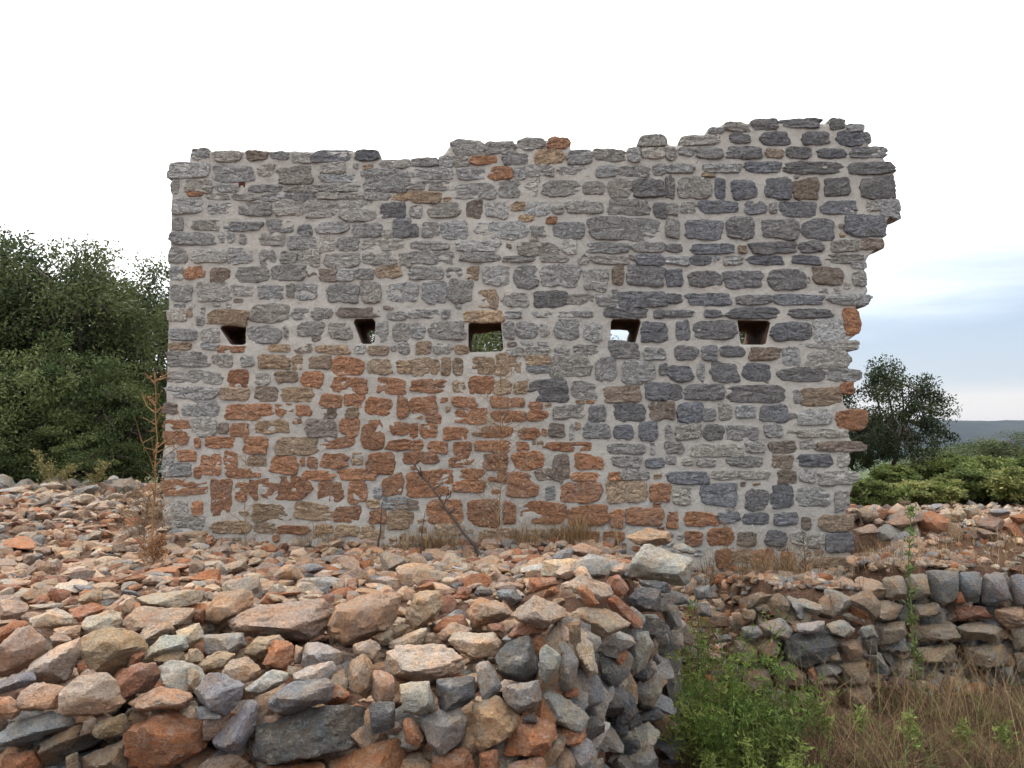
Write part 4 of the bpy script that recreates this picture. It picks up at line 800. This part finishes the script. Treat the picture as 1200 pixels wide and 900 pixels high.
b = ground_at(852, 8.5); stalk('dry_weed', 'reddish dried weed rising from the brown grass tuft', 'weed', b, at(848, 608, 8.5), 30, .6, (.25, .14, .07), (.30, .17, .09), .022, 6, 210, .006, .1)
b = ground_at(1064, 6.3); stalk('green_stalk', 'tall thin green leafy stalk standing before the terrace wall', 'plant', b, at(1062, 562, 6.3), 60, .10, (.12, .15, .05), (.13, .18, .06), .04, 8, 211, .008, .12, ('stem', 'leaves'))
for k, (px, py, Y) in enumerate(((1110, 585, 8.0), (1135, 590, 8.1), (1120, 600, 7.6), (1010, 640, 7.5))):
    b = ground_at(px, Y); stalk('dry_weed', 'wispy straw weed on the terrace rubble', 'weed', b, at(px + 3, py, Y), 14, .5, (.33, .24, .13), (.38, .29, .17), .02, 5, 220 + k, .005, .2)['group'] = 'wispy weeds on the terrace'
for k, (px, py, Y) in enumerate(((75, 525, 11.5), (105, 540, 11.3), (60, 545, 11.2))):
    b = ground_at(px, Y); stalk('dry_weed', 'yellowish arching dry weed at the rubble rim before the bushes', 'weed', b, at(px + (-35, 20, 30)[k], py, Y), 34, .9, (.28, .22, .10), (.24, .22, .09), .045, 6, 230 + k, .008, .1)['group'] = 'yellowish weeds at the rubble rim'
# feathery green plants in the hollow
def feathery(name, label, centre, rad, H, nst, leafcol, seed, leafsz=.042, per=63):
    r = np.random.default_rng(seed); cx, cy = centre; o = empty(name, (cx, cy, float(gz(cx, cy))), label, 'plant'); w_ = Acc(); LP = []
    for k in range(nst):
        a = r.uniform(0, 2 * math.pi); q = r.random() ** .5 * rad; bx, by = cx + math.cos(a) * q, cy + math.sin(a) * q
        b0 = np.array([bx, by, float(gz(bx, by)) - .03]); h = H * r.uniform(.45, 1.05) * (1 - .35 * (q / rad) ** 2)
        out_ = np.array([math.cos(a), math.sin(a), 0]) * h * r.uniform(.05, .45) + np.append(r.normal(0, .10, 2) * h, 0)
        t = np.linspace(0, 1, 6)[:, None]; P = b0 + np.array([0, 0, 1.]) * h * (t - .12 * t ** 2) + out_ * t ** 1.7
        V, F = tube(P, .0045 * (1 - .7 * t[:, 0]), 4); w_.add(V, F, np.array([.11, .14, .045]) * r.uniform(.7, 1.2))
        for j in range(7):
            u_ = r.uniform(.2, 1); q0 = P[int(u_ * 4.99)]; l_ = h * r.uniform(.10, .26) * (1.2 - .6 * u_); d = r.normal(size=3); d[2] = abs(d[2]) * .8; d /= np.linalg.norm(d); e_ = q0 + d * l_
            V, F = tube(np.array([q0, (q0 + e_) / 2 + [0, 0, l_ * .06], e_]), np.array([.0022, .0016, .001]), 3); w_.add(V, F, np.array([.11, .15, .045]))
            m = per // 7; uu = r.uniform(.1, 1, (m, 1)); LP.append(np.concatenate([q0 + (e_ - q0) * uu + r.normal(0, .014, (m, 3))]))
    V, F, C = w_.get(); child('stems', V, F, C, M['straw'], o, kind='stuff')
    LP = np.concatenate(LP); mixk = np.clip(fbm(LP * 5, 2, seed) * .5 + .5, 0, 1)[:, None]
    C = (np.array(leafcol[0]) * (1 - mixk) + np.array(leafcol[1]) * mixk) * r.uniform(.65, 1.3, (len(LP), 1))
    V, F, C = leaves(LP, leafsz * r.uniform(.5, 1.3, len(LP)), C, seed + 3, .5, .34); child('leaves', V, F, C, M['leaf'], o, smooth=False, kind='stuff')
GA, GB = (.085, .135, .03), (.24, .29, .075)
feathery('green_plant', 'feathery bright green plant climbing the corner of the rubble heap', (1.42, 5.75), .22, 1.25, 36, (GA, GB), 241)
feathery('green_plant', 'bushy deep green plant in the hollow beside the dry wall', (1.45, 5.15), .30, 1.0, 44, ((.06, .12, .025), (.17, .24, .055)), 242)
feathery('green_plant', 'low feathery green plant at the edge of the brown grass', (1.82, 5.35), .26, .75, 30, (GA, (.16, .20, .05)), 243)
feathery('green_plant', 'yellow-green leafy plant growing against the grey corner stones', (1.22, 5.2), .16, 1.1, 26, ((.10, .14, .03), (.27, .29, .08)), 244)
feathery('green_plant', 'low green plant before the bushy deep green plant', (1.45, 4.75), .28, .6, 36, (GA, GB), 245)
for k, (px, py, Y) in enumerate(((1000, 830, 5.3), (1060, 840, 5.2), (1120, 845, 5.3), (1170, 850, 5.2), (960, 840, 5.4))):
    b = ground_at(px, Y); stalk('green_plant', 'small yellow-green sprig among the tangled brown grass', 'plant', b, at(px + 6, py, Y), 22, .8, (.14, .16, .05), (.20, .25, .07), .04, 7, 260 + k, .005, .2, ('stem', 'leaves'))['group'] = 'sprigs in the brown grass'

# ------------------------------------------------------------------ hazy air
hm = bpy.data.materials.new('haze'); hm.use_nodes = True; t = hm.node_tree; t.nodes.clear()
o_ = t.nodes.new('ShaderNodeOutputMaterial'); v_ = t.nodes.new('ShaderNodeVolumePrincipled'); t.links.new(v_.outputs[0], o_.inputs['Volume'])
v_.inputs['Color'].default_value = (.36, .56, 1, 1); v_.inputs['Density'].default_value = .00003; v_.inputs['Anisotropy'].default_value = .2
b = bmesh.new(); bmesh.ops.create_cube(b, size=1)
for v in b.verts: v.co = Vector((v.co.x * 18000, v.co.y * 18000, -70 + (v.co.z + .5) * 170))
me = bpy.data.meshes.new('haze'); b.to_mesh(me); b.free(); ob('haze', me, hm, kind='stuff')
